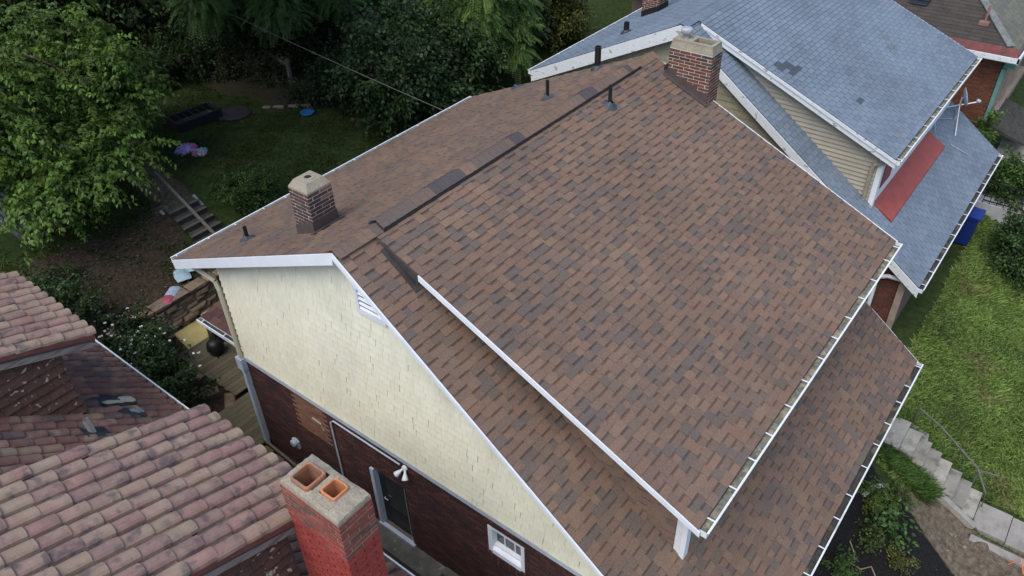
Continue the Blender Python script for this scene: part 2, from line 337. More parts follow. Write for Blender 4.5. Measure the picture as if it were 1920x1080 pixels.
def gutter(parent, a, b, w, name='gutter', inside=m_gutdark, hang=.65, dirn=(0, -1, 0), lipw=.022, hangname='gutter_hanger'):
    """open trough from a to b (back top edge); outward dirn"""
    a = Vector(a); b = Vector(b); d = Vector(dirn); z = Vector((0, 0, 1)); ax = (b-a).normalized()
    mb = MB()
    for s0, s1, z0, z1 in ((0, .006, -.11, 0), (.0, w, -.116, -.11), (w-.006, w, -.11, .004)):
        q = [a+d*s0+z*z0, a+d*s1+z*z0, a+d*s1+z*z1, a+d*s0+z*z1]; mb.prism(q, b-a)
    q = [a+d*(w-.006)+z*.0045, a+d*(w+lipw)+z*.0045, a+d*(w+lipw)+z*-.02, a+d*(w+lipw-.004)+z*-.02, a+d*(w+lipw-.004)+z*-.001, a+d*(w-.006)+z*-.001]
    mb.prism(q, b-a)
    for e in (a, b-ax*.004):
        mb.prism([e+d*.006+z*-.11, e+d*(w-.006)+z*-.11, e+d*(w-.006), e+d*.006], ax*.004)
    g = build(mb, name, m_gutter, parent)
    mi = MB(); mi.prism([a+ax*.01+d*.008+z*-.108, a+ax*.01+d*(w-.008)+z*-.108, a+ax*.01+d*(w-.008)+z*-.07, a+ax*.01+d*.008+z*-.06], b-a-ax*.02)
    build(mi, 'gutter_bed', inside, g)
    L = (b-a).length; n = int(L/hang); hb = MB(); hb.box((0, 0, 0), (1, 1, 1)); items = []
    for i in range(n+1):
        o = a+ax*min(max(.15+i*(L-.3)/n+random.uniform(-.07, .07), .04), L-.05)+d*-.03+z*.004
        items.append((0, frame(o, ax, d, z, .022, w+.03, .006), o))
    pieces(g, hangname, 'gutter_hangers', {0: boxproto((.8, .82, .84))}, items, m_white)
    return g
def vent_pipe(parent, p, n, r, hgt, base=.16, mat=m_black):
    p = Vector(p); n = Vector(n).normalized(); mb = MB(); mb.tube([p-Vector((0, 0, .05)), p+Vector((0, 0, hgt))], r, 12, caps=False)
    mb.tube([p+Vector((0, 0, hgt)), p+Vector((0, 0, hgt-.1))], r*.8, 12, caps=False)
    mb.lathe(p+Vector((0, 0, hgt)), [(r*.8, 0), (r, .0)], 12)
    v = build(mb, 'vent_pipe', mat, parent, smooth=False)
    fb = MB(); d = Vector((0, 1 if n.y > 0 else -1, 0)); d = (d-n*d.dot(n)).normalized(); u = Vector((1, 0, 0))
    q = p+n*.022
    fb.lathe(p+n*.022, [(base, -.004), (base*.92, .006), (r*2.0, .02), (r*1.3, .07), (r*1.02, .08)], 16, axis=n)
    build(fb, 'pipe_flashing', m_lead, v, smooth=True); return v

def gable_house(name, label, O, L, a, m, xd, c, md, b, m2, yw, zc, shp, tones, shmat, arch, exp_, xw=.3, rakeR=.2, rakeF=.1, rakeD=.1, fascia=m_white):
    ox, oy, oz = O; T = lambda x, y, z: Vector((ox+x, oy+y, oz+z))
    root = thing(name, label, 'house', T(L/2, 0, -7.3))
    th = .10
    # roof deck with all slopes
    mb = MB()
    def slab(x0, x1, y0, z0, y1, z1):
        mb.prism([T(x0, y0, z0), T(x0, y1, z1), T(x0, y1, z1-th), T(x0, y0, z0-th*1.05)], (x1-x0, 0, 0), (.07, .055, .05))
    slab(0, L, 0, 0, a-.02, -(a-.02)*m); slab(0, L, 0, 0, -(b-.13), -(b-.13)*m2)
    roof = build(mb, 'roof', m_flash, root)
    mb = MB(); slab(xd, L-.002, -.02, .004-.02*md, -(c-.13), .004-(c-.13)*md); dr = build(mb, 'dormer_roof', m_flash, root)
    nR = Vector((0, m, 1)).normalized(); nF = Vector((0, -m2, 1)).normalized(); nD = Vector((0, -md, 1)).normalized()
    sR = math.hypot(1, m); sF = math.hypot(1, m2); sD = math.hypot(1, md)
    it = lay(T(0, 0, .001), (1, 0, 0), (0, 1, -m), nR, 0, L, .05, a*sR, exp_, arch, tones)
    skipF = lambda x, s: x > xd+.75 and s/sF < c-.7-.5
    it += lay(T(0, 0, .001), (1, 0, 0), (0, -1, -m2), nF, 0, L, .05, (b-.13)*sF, exp_, arch, tones, skip=skipF)
    pieces(roof, 'shingle', 'shingles', shp, it, shmat, 300)
    it = lay(T(0, 0, .005), (1, 0, 0), (0, -1, -md), nD, xd-.01, L, .05, (c-.13)*sD, exp_, arch, tones)
    pieces(dr, 'shingle', 'shingles', shp, it, shmat, 300)
    # rake boards
    def rake(x0, x1, y0, y1, mm, hgt, nm, top=-.004, mat=fascia, drop=0.):
        mb = MB(); z0 = -abs(y0)*mm+top; z1 = -abs(y1)*mm+top
        mb.prism([T(x0, y0, z0), T(x0, y1, z1), T(x0, y1, z1-hgt), T(x0, y0, z0-hgt)], (x1-x0, 0, 0)); return build(mb, nm, mat, root)
    rake(-.03, -.002, 0, a-.05, m, rakeR, 'rake_board'); rake(-.03, -.002, 0, -(b-.1), m2, rakeF, 'rake_board')
    rake(L+.002, L+.025, 0, a-.05, m, rakeR, 'rake_board'); rake(L+.002, L+.025, 0, -(b-.1), m2, rakeF, 'rake_board')
    rake(xd-.03, xd-.002, -.93 if arch else -.25, -(c-.1), md, rakeD, 'rake_board', .0)
    rake(L+.026, L+.05, -.3, -(c-.1), md, rakeD, 'rake_board', .0)
    # soffits of the overhangs (near rake)
    mb = MB(); mb.prism([T(0, 0, -th*1.1), T(0, a-.06, -(a-.06)*m-th*1.1), T(0, a-.06, -(a-.06)*m-th*1.1-.02), T(0, 0, -th*1.1-.02)], (xw, 0, 0))
    build(mb, 'soffit', m_trimgrey, root)
    # eave gutters
    gutter(root, T(.02, a-.02, -(a-.02)*m-.02), T(L-.02, a-.02, -(a-.02)*m-.02), .11, dirn=(0, 1, 0))
    gutter(root, T(0.02, -(b-.14), -(b-.14)*m2-.03), T(L-.0, -(b-.14), -(b-.14)*m2-.03), .125)
    gutter(root, T(xd+.02, -(c-.15), -(c-.15)*md-.02), T(L, -(c-.15), -(c-.15)*md-.02), .135, inside=m_debris)
    return root, roof, dr, T

# ================================================================== BROWN HOUSE
Lb, a, m, xd, c, md, b, m2, yw, zc = 9.0, 5.076, .4426, .7333, 5.838, .4448, 6.946, .7522, 4.05, -4.424
xw = .3
BH, roof, drf, T = gable_house('cream_house', 'cream sided house with brown shingle roof and large shed dormer, in the middle', (0, 0, 0),
    Lb, a, m, xd, c, md, b, m2, yw, zc, PROTO_BR, BROWN, m_shingle, True, .143)
# walls
mb = MB(); zt = lambda y: (-y*m if y > 0 else y*m2)-.12
mb.prism([(xw, yw, zc), (xw, yw, zt(yw)), (xw, 0, -.13), (xw, -5.72, zt(-5.72))], (.2, 0, 0))
gw = build(mb, 'gable_wall', m_creamcore, BH)
CREAM = [(.785, .765, .59), (.80, .78, .605), (.77, .75, .575), (.785, .765, .595), (.805, .785, .62)]
def shake(col, t=.027):
    mb = MB()
    mb.mesh([(0, 0, 0), (1, 0, 0), (1, 1, 0), (0, 1, 0), (0, 0, t), (1, 0, t), (1, 1, .004), (0, 1, .004)], [(4, 5, 6, 7), (0, 1, 5, 4), (1, 2, 6, 5), (3, 0, 4, 7)], col); return (mb.v, mb.f, mb.c)
prt = {i: shake(cc) for i, cc in enumerate(CREAM)}
items = []; z = zc+.02; row = 0
while z < -.4:
    ztop = z+.15; y1 = min(yw-.01, (-ztop-.12)/m if -ztop-.12 < yw*m else yw-.01); y0 = -((-ztop-.1)/m2)
    y = y1
    while y > y0+.02:
        w = min(random.uniform(.09, .30), y-y0)
        g = .003 if random.random() < .87 else random.uniform(.006, .014)
        o = Vector((xw-.001, y, z+random.uniform(-.003, .003)))
        items.append((random.randrange(5), frame(o, (0, -1, 0), (0, 0, 1), (-1, 0, 0), w-g, .154, 1), o+Vector((0, -w/2, .07)))); y -= w
    z += .15; row += 1
pieces(gw, 'wall_shingle', 'wall_shingles', prt, items, m_cream, 300)
mb = MB(); mb.box((xw-.03, -5.8, zc-.09), (xw+.05, yw+.02, zc+.018)); build(mb, 'trim_board', m_trimgrey, BH)
# brick storey: core + bricks round the openings
mb = MB()
door = (-.34, .58, -7.02, -5.38); win = (-3.1, -2.33, -5.45, -4.76)
def wallcore(mb, x0, x1, ya, yb, z0, z1, holes):
    ys = sorted({ya, yb}|{q for hh in holes for q in hh[:2]}); zs = sorted({z0, z1}|{q for hh in holes for q in hh[2:]})
    for i in range(len(ys)-1):
        for j in range(len(zs)-1):
            cy, cz = (ys[i]+ys[i+1])/2, (zs[j]+zs[j+1])/2
            if not any(hh[0] < cy < hh[1] and hh[2] < cz < hh[3] for hh in holes): mb.box((x0, ys[i], zs[j]), (x1, ys[i+1], zs[j+1]))
wallcore(mb, xw+.02, xw+.22, -5.8, yw, -7.4, zc-.09, [door, win])
mb.box((xw+.03, yw-.2, -7.4), (Lb-.3, yw-.002, -1.98)); mb.box((xw+.03, -5.8, -8.0), (Lb-.3, -5.6, -4.5)); mb.box((Lb-.5, -5.598, -7.4), (Lb-.3, yw-.202, -4.6))
bw = build(mb, 'brick_wall', m_dkmortar, BH)
mb = MB(); mb.prism([(Lb-.5, yw-.202, -4.59), (Lb-.5, yw-.202, zt(yw-.2)), (Lb-.5, 0, -.13), (Lb-.5, -5.5, zt(-5.5))], (.2, 0, 0)); build(mb, 'far_gable_wall', m_creamcore, BH)
BRK = [(.062, .027, .024), (.075, .032, .027), (.054, .026, .025), (.09, .038, .030), (.045, .025, .026)]
PATCH = [(.20, .10, .065), (.18, .09, .06), (.22, .115, .075)]
allb = {i: boxproto(cc) for i, cc in enumerate(BRK+PATCH)}
items = []; z = -7.1; k = 0
while z < zc-.155:
    y = yw-.0-(.1 if k % 2 else 0)
    if k % 2: items.append((random.randrange(5), frame((xw, yw, z), (0, -1, 0), (0, 0, 1), (1, 0, 0), .09, .057, .05), (xw, yw, z)))
    while y > -5.7:
        zz = z+.03; segs = [(y-.2, y)]
        for hh in (door, (win[0], win[1], win[2]-.2, win[3])):
            if hh[2]-.03 < zz < hh[3]+.03:
                segs = [g_ for lo, hi in segs for g_ in ((lo, min(hi, hh[0]-.005)), (max(lo, hh[1]+.005), hi)) if g_[1]-g_[0] > .02]
        for lo, hi in segs:
            yc = (lo+hi)/2; inp = 1.68 < yc < 2.62 and -5.58 < zz < -4.5
            items.append((5+random.randrange(3) if inp else random.randrange(5), frame((xw+(-.004 if inp else 0)+random.uniform(-.002, .002), hi, z), (0, -1, 0), (0, 0, 1), (1, 0, 0), hi-lo, .057, .04), (xw, yc, zz)))
        y -= .2105
    z += .0675; k += 1
pieces(bw, 'brick', 'bricks', allb, items, m_brick, 300, score=lambda c_, d: abs(c_[1]+1.8)*1.0-(c_[2]+5)*2+20)
# rowlock sill + window
items = []
for i in range(11):
    y = win[1]+.03-i*.077; items.append((i % 5, frame((xw-.035, y, win[2]-.19), (0, -1, 0), (0, 0, 1), (1, 0, 0), .066, .185, .1), (xw, y, -5.5)))
pieces(bw, 'brick', 'bricks', allb, items, m_brick)
mb = MB(); y0, y1, z0, z1 = win
mb.box((xw+.0, y1-.09, z0), (xw+.16, y1, z1)); mb.box((xw, y0, z0), (xw+.16, y0+.07, z1)); mb.box((xw-.02, y0+.07, z0), (xw+.16, y1-.09, z0+.1)); mb.box((xw+.02, y0+.07, z1-.08), (xw+.16, y1-.09, z1))
mb.box((xw+.06, y0+.07, z0+.1), (xw+.15, y1-.09, z0+.17))
wn = build(mb, 'window', m_white, BH)
mb = MB(); mb.box((xw+.13, y0+.07, z0+.17), (xw+.135, y1-.09, z1-.08)); build(mb, 'pane', m_glass, wn)
for yy in (y0+.28, y0+.50):
    mb = MB(); mb.box((xw+.11, yy-.012, z0+.17), (xw+.129, yy+.012, z1-.08)); build(mb, 'glazing_bar', m_white, wn)
# side door
y0, y1, z0, z1 = door; mb = MB()
mb.box((xw-.03, y1-.09, z0), (xw+.14, y1, z1)); mb.box((xw-.06, y0-.05, z0-.05), (xw+.14, y1, z0-.001))
dfm = build(mb, 'side_door', m_trimgrey, BH)
mb = MB(); mb.box((xw+.09, y0+.002, z0+.002), (xw+.13, y1-.09, z1-.002)); build(mb, 'door_leaf', m_black, dfm)
mb = MB(); mb.box((xw+.084, y0+.13, z0+.6), (xw+.0895, y1-.28, z1-.15)); build(mb, 'door_glass', m_glass, dfm)
mb = MB(); mb.box((xw+.02, y0+.052, z0), (xw+.03, y0+.062, z1)); build(mb, 'storm_door_edge', m_galv, dfm)
mb = MB(); mb.tube([(xw+.07, y1-.2, -6.2), (xw+.04, y1-.2, -6.2), (xw+.04, y1-.3, -6.2)], .012, 6); build(mb, 'handle', m_galv, dfm)
mb = MB(); mb.box((xw-.42, -1.2, -7.35), (xw-.005, .75, -7.07)); mb.box((xw-.16, -5.6, -7.6), (xw-.006, -1.202, -7.02)); build(mb, 'concrete_ledge', M('dark_concrete', (.12, .115, .10), ns=4, nv=.3, ns2=30, nv2=.15, bump=.4, bs=50, stain=((.3, .29, .26), 6, .62, .68, .5)), BH)  # ledge in a darker concrete tone with paler blotches
# louvre vent
mb = MB(); mb.box((xw-.06, -.62, -1.25), (xw-.018, -.0, -1.18)); mb.box((xw-.06, -.07, -1.18), (xw-.018, 0, -.62)); mb.box((xw-.06, -.62, -1.18), (xw-.018, -.55, -.7)); mb.box((xw-.06, -.55, -.69), (xw-.018, -.07, -.62))
lv = build(mb, 'louvre_vent', m_white, BH)
mb = MB(); mb.box((xw-.024, -.55, -1.18), (xw-.0165, -.07, -.69)); build(mb, 'vent_back', m_dark, lv)
for i in range(5):
    z = -1.15+i*.095; mb = MB(); mb.prism([(xw-.055, -.55, z), (xw-.026, -.55, z+.03), (xw-.026, -.55, z+.023), (xw-.055, -.55, z-.008)], (0, .48, 0)); build(mb, 'slat', m_white, lv)
# meter box, conduit, hose spigot, patch pipe
mb = MB(); mb.lathe((xw, 2.96, -6.25), [(.0, .13), (.075, .125), (.085, .1), (.085, 0)], 12, axis=(-1, 0, 0)); mb.box((xw-.05, 2.86, -6.42), (xw-.002, 3.06, -6.2)); build(mb, 'meter', m_trimgrey, BH)
mb = MB(); mb.tube([(xw-.03, 1.5, -7.0), (xw-.03, 1.5, -4.72), (xw-.03, 1.4, -4.62), (xw-.03, -.35, -4.62)], .017, 6); build(mb, 'conduit', m_trimgrey, BH)
mb = MB(); mb.tube([(xw-.02, 2.1, -4.98), (xw-.02, 1.85, -5.0), (xw-.02, 1.8, -5.15)], .02, 6); build(mb, 'capped_pipe', m_cap, BH)
# downspout at the rear corner
mb = MB(); P0 = [(.1, 4.95, -2.28), (.16, 4.6, -2.33), (.24, 4.16, -2.5), (.24, 4.10, -2.7), (.24, 4.09, -4.4)]
for p, q in zip(P0[:-1], P0[1:]): mb.tube([p, q], .052, 8)
build(mb, 'downspout', m_cream, BH).data.color_attributes['tone'].data.foreach_set('color', [.5, .47, .36, 1]*len(bpy.data.objects['downspout'].data.loops))
mb = MB(); mb.box((.19, 4.04, -6.85), (.28, 4.14, -4.41)); mb.box((.17, 4.02, -4.75), (.285, 4.22, -4.44)); mb.tube([(.235, 4.09, -7.0), (.235, 4.09, -6.85)], .06, 8); build(mb, 'lower_downspout', m_trimgrey, BH)
# dormer cheek, its shingles, corner boards, front wall
xc = 1.22; yfw = -5.38; gz = lambda y: y*m2; dz_ = lambda y: y*md-.11
mb = MB(); mb.prism([(xc, -.38, gz(-.38)-.02), (xc, yfw, gz(yfw)-.02), (xc, yfw, dz_(yfw))], (.12, 0, 0)); ck = build(mb, 'dormer_cheek', m_flash, BH)
items = []; z = gz(yfw)+.02
while z < -.4:
    ztop = min(z+.143, -.35); y0 = max(yfw+.06, (ztop+.11)/md if (ztop+.11) < 0 else 0); y0 = max(yfw+.06, min((ztop+.11)/md, -.4)); y1 = max(z/m2, yfw)   # between dormer soffit and main roof
    ya = y1; yb = y0
    # the band lies where dormer soffit is above z and roof below z:  y in (z/m2 .. (z+.11)/md)
    lo, hi = yfw+.05, yfw+.05
    lo = max(yfw+.05, (ztop+.11)/md); hi = (z+.143)/m2
    y = hi
    while y > lo+.02:
        w = min(random.choice((.14, .18, .22, .28)), y-lo); hh = random.random() < .5; t = random.randrange(10)
        o = Vector((xc-.002, y, z)); items.append(((t, hh), frame(o, (0, -1, 0), (0, 0, 1), (-1, 0, 0), w, .143, 1), o)); y -= w
    z += .143
pieces(ck, 'shingle', 'shingles', PROTO_BR, items, m_shingle, 300)
mb = MB(); mb.box((xc+.125, yfw, -4.2), (Lb-.3, yfw+.12, dz_(yfw)-.02)); build(mb, 'dormer_wall', m_creamcore, BH)
mb = MB(); mb.box((xc-.03, yfw-.03, gz(yfw)+.0), (xc+.11, yfw+.055, dz_(yfw))); mb.prism([(xc-.031, yfw-.03, -2.56), (xc-.031, yfw-.03, -3.1), (xc-.031, -5.7, -2.62)], (.03, 0, 0)); build(mb, 'corner_board', m_white, BH)
mb = MB(); mb.box((xc-.02, yfw+.06, gz(yfw)+.02), (xc-.004, yfw+.15, dz_(yfw)-.02)); build(mb, 'corner_trim', m_peel, BH)
mb = MB(); mb.prism([(xd, -.5, dz_(-.5)-.002), (xd, -c+.15, dz_(-c+.15)-.002), (xd, -c+.15, dz_(-c+.15)-.02), (xd, -.5, dz_(-.5)-.02)], (xc-xd, 0, 0)); build(mb, 'dormer_soffit', m_trimgrey, BH)
mb = MB(); mb.prism([(xd-.035, -.12, -.05), (xd-.035, -.95, -.95*md+.0), (xd-.035, -.95, -.95*(md*.45+m2*.55)), (xd-.035, -.8, -.8*(md*.4+m2*.6))], (.03, 0, 0)); mb.prism([(xd-.1, -.3, -.3*m2+.02), (xd-.1, -.95, -.95*m2+.02), (xd-.1, -.95, -.95*m2+.032), (xd-.1, -.3, -.3*m2+.032)], (.1, 0, 0)); build(mb, 'cheek_flashing', M('aged_flashing', (.05, .046, .046), ns=6, nv=.3, rough=.5, spec=.4), BH)
# ridge: caps and the raised ridge vent
def capproto(col, w=.165, mr=.4426, mf=.4448, t=.014):
    mb = MB(); pr = [(w, -w*mr), (w*.45, -w*.45*mr+.006), (0, .012), (-w*.45, -w*.45*mf+.006), (-w, -w*mf)]
    top = [(y, z+t) for y, z in pr]
    vs = [(0, y, z) for y, z in top]+[(1, y, z-.010) for y, z in top]+[(0, y, z-t) for y, z in top]; k = len(pr)
    fs = [(i, i+1, k+i+1, k+i) for i in range(k-1)]+[(2*k+i, 2*k+i+1, i+1, i) for i in range(k-1)]
    mb.mesh(vs, fs, col); return (mb.v, mb.f, mb.c)
CAPT = [BROWN[0], BROWN[2], BROWN[3], BROWN[6], BROWN[7], BROWN[4], (.09, .078, .08)]
capp = {i: capproto(cc) for i, cc in enumerate(CAPT)}
items = []; x = 0
run = []; t = 1
while x < Lb:
    vent = .86 < x < 8.3
    if random.random() < .4: t = random.randrange(len(CAPT))
    o = Vector((x, 0, .02+(.055 if vent else 0))); items.append((t, frame(o, (1, 0, 0), (0, 1, 0), (0, 0, 1), .175, 1, 1), o)); x += .146
pieces(roof, 'ridge_cap', 'ridge_caps', capp, items, m_shingle)
mb = MB()
for s, mm in ((-1, md), (1, m)):
    mb.prism([(.87, s*.02, .05), (.87, s*.163, -.163*mm+.062), (.87, s*.168, -.168*mm+.012), (.87, s*.02, .0)], (7.45, 0, 0))
build(mb, 'ridge_vent', m_dark, roof)
# vent pipes
for px, py, sgn, r, hg in ((.70, 3.40, 1, .036, .27), (8.80, 3.48, 1, .036, .42), (6.88, 1.18, 1, .036, .40), (8.71, 1.14, 1, .07, .52), (6.70, -.43, -1, .036, .42)):
    vent_pipe(roof, (px, py, -abs(py)*(m if sgn > 0 else md)), (0, m if sgn > 0 else -md, 1), r, hg, .15)
# chimneys of the cream house
def chimney(parent, x0, x1, y0, y1, z0, z1, tones, core=m_mortar, keyfn=None, extra=None, flash=None):
    mb = MB(); mb.box((x0+.003, y0+.003, z0), (x1-.003, y1-.003, z1-.002)); ch = build(mb, 'chimney', core, parent)
    pieces(ch, 'brick', 'bricks', {i: boxproto(cc, ) for i, cc in enumerate(tones)}, brick_items(x0, x1, y0, y1, z0, z1, tones, keyfn=keyfn), m_brick, 300)
    return ch
T1 = [(.085, .05, .042), (.105, .058, .046), (.075, .048, .044), (.095, .052, .042), (.24, .11, .075)]
x0, x1, y0, y1 = .76, 1.25, 1.40, 1.86; zt1 = .0
ztop1 = .07
c1 = chimney(BH, x0, x1, y0, y1, -1.0, ztop1, T1, keyfn=lambda z, f: 4 if (z > ztop1-.22 and f == 1 and random.random() < .6) else random.randrange(4))
mb = MB(); e = .0; cz = ztop1
vs = [(x0-.0, y0, cz), (x1, y0, cz), (x1, y1, cz), (x0, y1, cz), (x0+.0, y0, cz+.03), (x1, y0, cz+.03), (x1, y1, cz+.03), (x0, y1, cz+.03), (x0+.075, y0+.075, cz+.15), (x1-.075, y0+.075, cz+.15), (x1-.075, y1-.075, cz+.15), (x0+.075, y1-.075, cz+.15)]
mb.mesh(vs, [(0, 1, 5, 4), (1, 2, 6, 5), (2, 3, 7, 6), (3, 0, 4, 7), (4, 5, 9, 8), (5, 6, 10, 9), (6, 7, 11, 10), (7, 4, 8, 11), (8, 9, 10, 11)], (.5, .5, .5))
build(mb, 'cement_cap', m_cap, c1)
mb = MB(); mb.lathe(((x0+x1)/2, (y0+y1)/2, cz+.15), [(.115, -.0), (.11, .012), (.06, .016), (.052, -.02)], 18); build(mb, 'flue_collar', m_cap, c1)
mb = MB(); mb.lathe(((x0+x1)/2, (y0+y1)/2, cz+.1505), [(.055, .0075), (.0, .007)], 18); build(mb, 'flue_hole', m_soot, c1)
mb = MB(); q = .012
zr = lambda y: -y*m
mb.prism([(x0-q, y0-q, zr(y0)-.05), (x0-q, y1+q, zr(y1)-.05), (x0-q, y1+q, zr(y1)+.2), (x0-q, y0-q, zr(y0)+.2)], (q-.004, 0, 0)); mb.prism([(x1+.004, y0-q, zr(y0)-.05), (x1+.004, y1+q, zr(y1)-.05), (x1+.004, y1+q, zr(y1)+.2), (x1+.004, y0-q, zr(y0)+.2)], (q-.004, 0, 0))
mb.prism([(x0-q-.001, y0-q, zr(y0)-.05), (x1+q+.001, y0-q, zr(y0)-.05), (x1+q+.001, y0-q, zr(y0)+.22), (x0-q-.001, y0-q, zr(y0)+.22)], (0, q-.005, 0)); mb.prism([(x0-.1, y0-.1, zr(y0-.1)+.024), (x1+.1, y0-.1, zr(y0-.1)+.024), (x1+.1, y0, zr(y0)+.024), (x0-.1, y0, zr(y0)+.024)], (0, 0, .006))
build(mb, 'flashing', m_flash, c1)
T2 = [(.17, .065, .045), (.15, .06, .045), (.13, .055, .045), (.19, .08, .05), (.10, .06, .05), (.06, .05, .048)]
x0, x1, y0, y1 = 8.72, 9.17, -1.52, -.57; zb2 = .37
c2 = chimney(BH, x0, x1, y0, y1, -4.3, zb2, T2, keyfn=lambda z, f: 5 if (z > zb2-.3 and f in (0, 1) and random.random() < .3) else random.randrange(5))
mb = MB()
for (u0, u1, v0, v1) in ((0, .06, 0, 1), (.94-.0, 1, 0, 1)): pass
lx, ly = x1-x0, y1-y0; zc0, zc1 = zb2, zb2+.17; q = .03
mb.box((x0+q, y0+q, zc0), (x1-q, y0+.1, zc1)); mb.box((x0+q, y1-.45, zc0), (x1-q, y1-q, zc1)); mb.box((x0+q, y0+.1, zc0), (x0+.1, y1-.45, zc1)); mb.box((x1-.1, y0+.1, zc0), (x1-q, y1-.45, zc1))
mb.prism([(x0-.0, y0, zc0), (x0+q-.001, y0+q-.001, zc0+.13), (x0+q-.001, y1-q, zc0+.13), (x0, y1, zc0)], (.0005, 0, -.002)); mb.prism([(x0, y0, zc0), (x1, y0, zc0), (x1-q, y0+q-.001, zc0+.13), (x0+q, y0+q-.001, zc0+.13)], (0, .0005, -.002))
build(mb, 'cement_cap', m_cap, c2)
mb = MB(); mb.lathe((x0+.2, y1-.24, zc1), [(.06, 0), (.06, .08), (.065, .08), (.115, .11), (.12, .18), (.10, .21), (.0, .22)], 16); build(mb, 'flue_cowl', M('dull_metal', (.42, .44, .46), rough=.6, metal=.3, ns=8, nv=.25), c2, smooth=True)
mb = MB(); mb.box((x0+.1, y0+.1, zc0-.0), (x1-.1, y1-.45, zc0+.05)); build(mb, 'flue_hole', m_soot, c2)
mb = MB()
for i in range(4):
    ya, yb = y1+.05-i*(y1-y0+.05)/4, y1+.05-(i+1)*(y1-y0+.05)/4
    mb.box((x0-.012-.001*i, yb, -abs(yb)*md-.04), (x0-.004, ya, -abs(yb)*md+.26)); 
mb.box((x0-.15, y1+.012, -.1), (x1, y1+.02, .02)); mb.prism([(x0-.1, y0-.02, y0*md+.03), (x0-.1, y1+.05, (y1+.05)*md+.03), (x0, y1+.05, (y1+.05)*md+.03), (x0, y0-.02, y0*md+.03)], (0, 0, .005))
build(mb, 'flashing', m_flash, c2)
# little rear porch roof
mb = MB(); pz = lambda x: -5.22+(x-.9)*.22
mb.prism([(.98, 4.08, pz(.98)), (3.4, 4.08, pz(3.4)), (3.4, 4.08, pz(3.4)-.12), (.98, 4.08, pz(.98)-.12)], (0, 2.8, 0)); pr_ = build(mb, 'porch_roof', m_flash, BH)
items = lay((3.4, 6.88, pz(3.4)+.003), (0, -1, 0), (-1, 0, -.22), (-.22, 0, 1), 0, 2.78, .05, 2.5, .2, False, BROWN[:6])
RB = [(.12, .065, .055), (.10, .055, .05), (.085, .05, .046), (.11, .06, .05), (.09, .05, .05), (.13, .07, .06)]
pieces(pr_, 'shingle', 'shingles', {(t, hh): shproto(RB[t], .008, False) for t in range(6) for hh in (True, False)}, items, m_shingle)
gutter(BH, (.98, 6.88, pz(.98)-.01), (.98, 4.12, pz(.98)-.01), .12, dirn=(-1, 0, 0), hang=.8)
mb = MB(); mb.box((1.0, 6.885, pz(1)-.14), (3.4, 6.91, pz(1)+.02)); build(mb, 'porch_fascia', M('yellow_board', (.42, .34, .13), ns=5, nv=.2), BH)
for yy in (6.7, 4.4):
    mb = MB(); mb.box((2.6, yy-.05, -7), (2.7, yy+.05, pz(2.6)-.12)); build(mb, 'porch_post', m_dark, BH)

# ================================================================== BLUE HOUSE
dx, dy, dzz, xd2, L2, c2_, md2, b2, m22, a2, mr2 = 12.481, 1.087, -.607, .653, 8.451, 5.765, .418, 7.236, .723, 4.762, .484
SH, roof2, drf2, T2f = gable_house('blue_roofed_house', 'house with blue grey shingle roof and tan sided dormer behind the brown roof', (dx, dy, dzz),
    L2, a2, mr2, xd2, c2_, md2, b2, m22, 4., -4., PROTO_BL, BLUE, m_blue_sh, False, .14, rakeR=.34, rakeF=.25, rakeD=.20, fascia=m_peel)
X = lambda x, y, z: (dx+x, dy+y, dzz+z)
mb = MB(); zt2 = lambda y: (-y*mr2 if y > 0 else y*m22)-.12
mb.prism([X(.3, 3.8, -4.4), X(.3, 3.8, zt2(3.8)), X(.3, 0, -.13), X(.3, -5.6, zt2(-5.6)), X(.3, -5.6, -4.4)], (.2, 0, 0)); g2 = build(mb, 'gable_wall', m_sidecore, SH)
TAN = [(.36, .32, .21), (.38, .335, .22), (.34, .305, .2)]
items = []; z = -4.35
while z < -.3:
    ztop = z+.17; y1 = min(3.78, (-ztop-.12)/mr2); y0 = -((-ztop-.1)/m22); y0 = max(y0, -5.6); y = y1
    while y > y0+.02:
        w = min(random.uniform(.2, .45), y-y0); o = Vector(X(.299, y, z)); items.append((random.randrange(3), frame(o, (0, -1, 0), (0, 0, 1), (-1, 0, 0), w-.005, .175, 1), o)); y -= w
    z += .17
pieces(g2, 'wall_shingle', 'wall_shingles', {i: shake(cc) for i, cc in enumerate(TAN)}, items, m_cream, 300)
# dormer cheek with lap siding
xk = xd2+.28; yk = -5.35; g2z = lambda y: y*m22; d2z = lambda y: y*md2-.11
mb = MB(); mb.prism([X(xk, -.4, g2z(-.4)), X(xk, yk, g2z(yk)), X(xk, yk, d2z(yk))], (.12, 0, 0)); ck2 = build(mb, 'dormer_cheek', m_sidecore, SH)
items = []; z = g2z(yk)+.02
SD = [(.38, .345, .27), (.40, .36, .285), (.365, .33, .26)]
while z < -.45:
    ztop = z+.115; lo = max(yk+.12, (ztop+.11)/md2); hi = (z+.118)/m22
    if hi > lo+.03:
        o = Vector(X(xk-.002, hi, z)); items.append((random.randrange(3), frame(o, (0, -1, 0), (0, 0, 1), (-1, 0, 0), hi-lo, .12, 1), o))
    z += .115
pieces(ck2, 'siding_board', 'siding_boards', {i: shake(cc, .04) for i, cc in enumerate(SD)}, items, m_cream)
mb = MB(); mb.box(X(xk-.03, yk-.02, g2z(yk)), X(xk+.1, yk+.11, d2z(yk))); build(mb, 'corner_board', m_white, SH)
mb = MB(); mb.box(X(xk+.125, yk, -4.3), X(L2-.3, yk+.12, d2z(yk)-.02)); build(mb, 'dormer_wall', m_white, SH)
mb = MB(); mb.box(X(xk+.3, yk-.02, -3.5), X(xk+1.1, yk-.001, -2.6)); dw = build(mb, 'dormer_window', m_glass, SH)
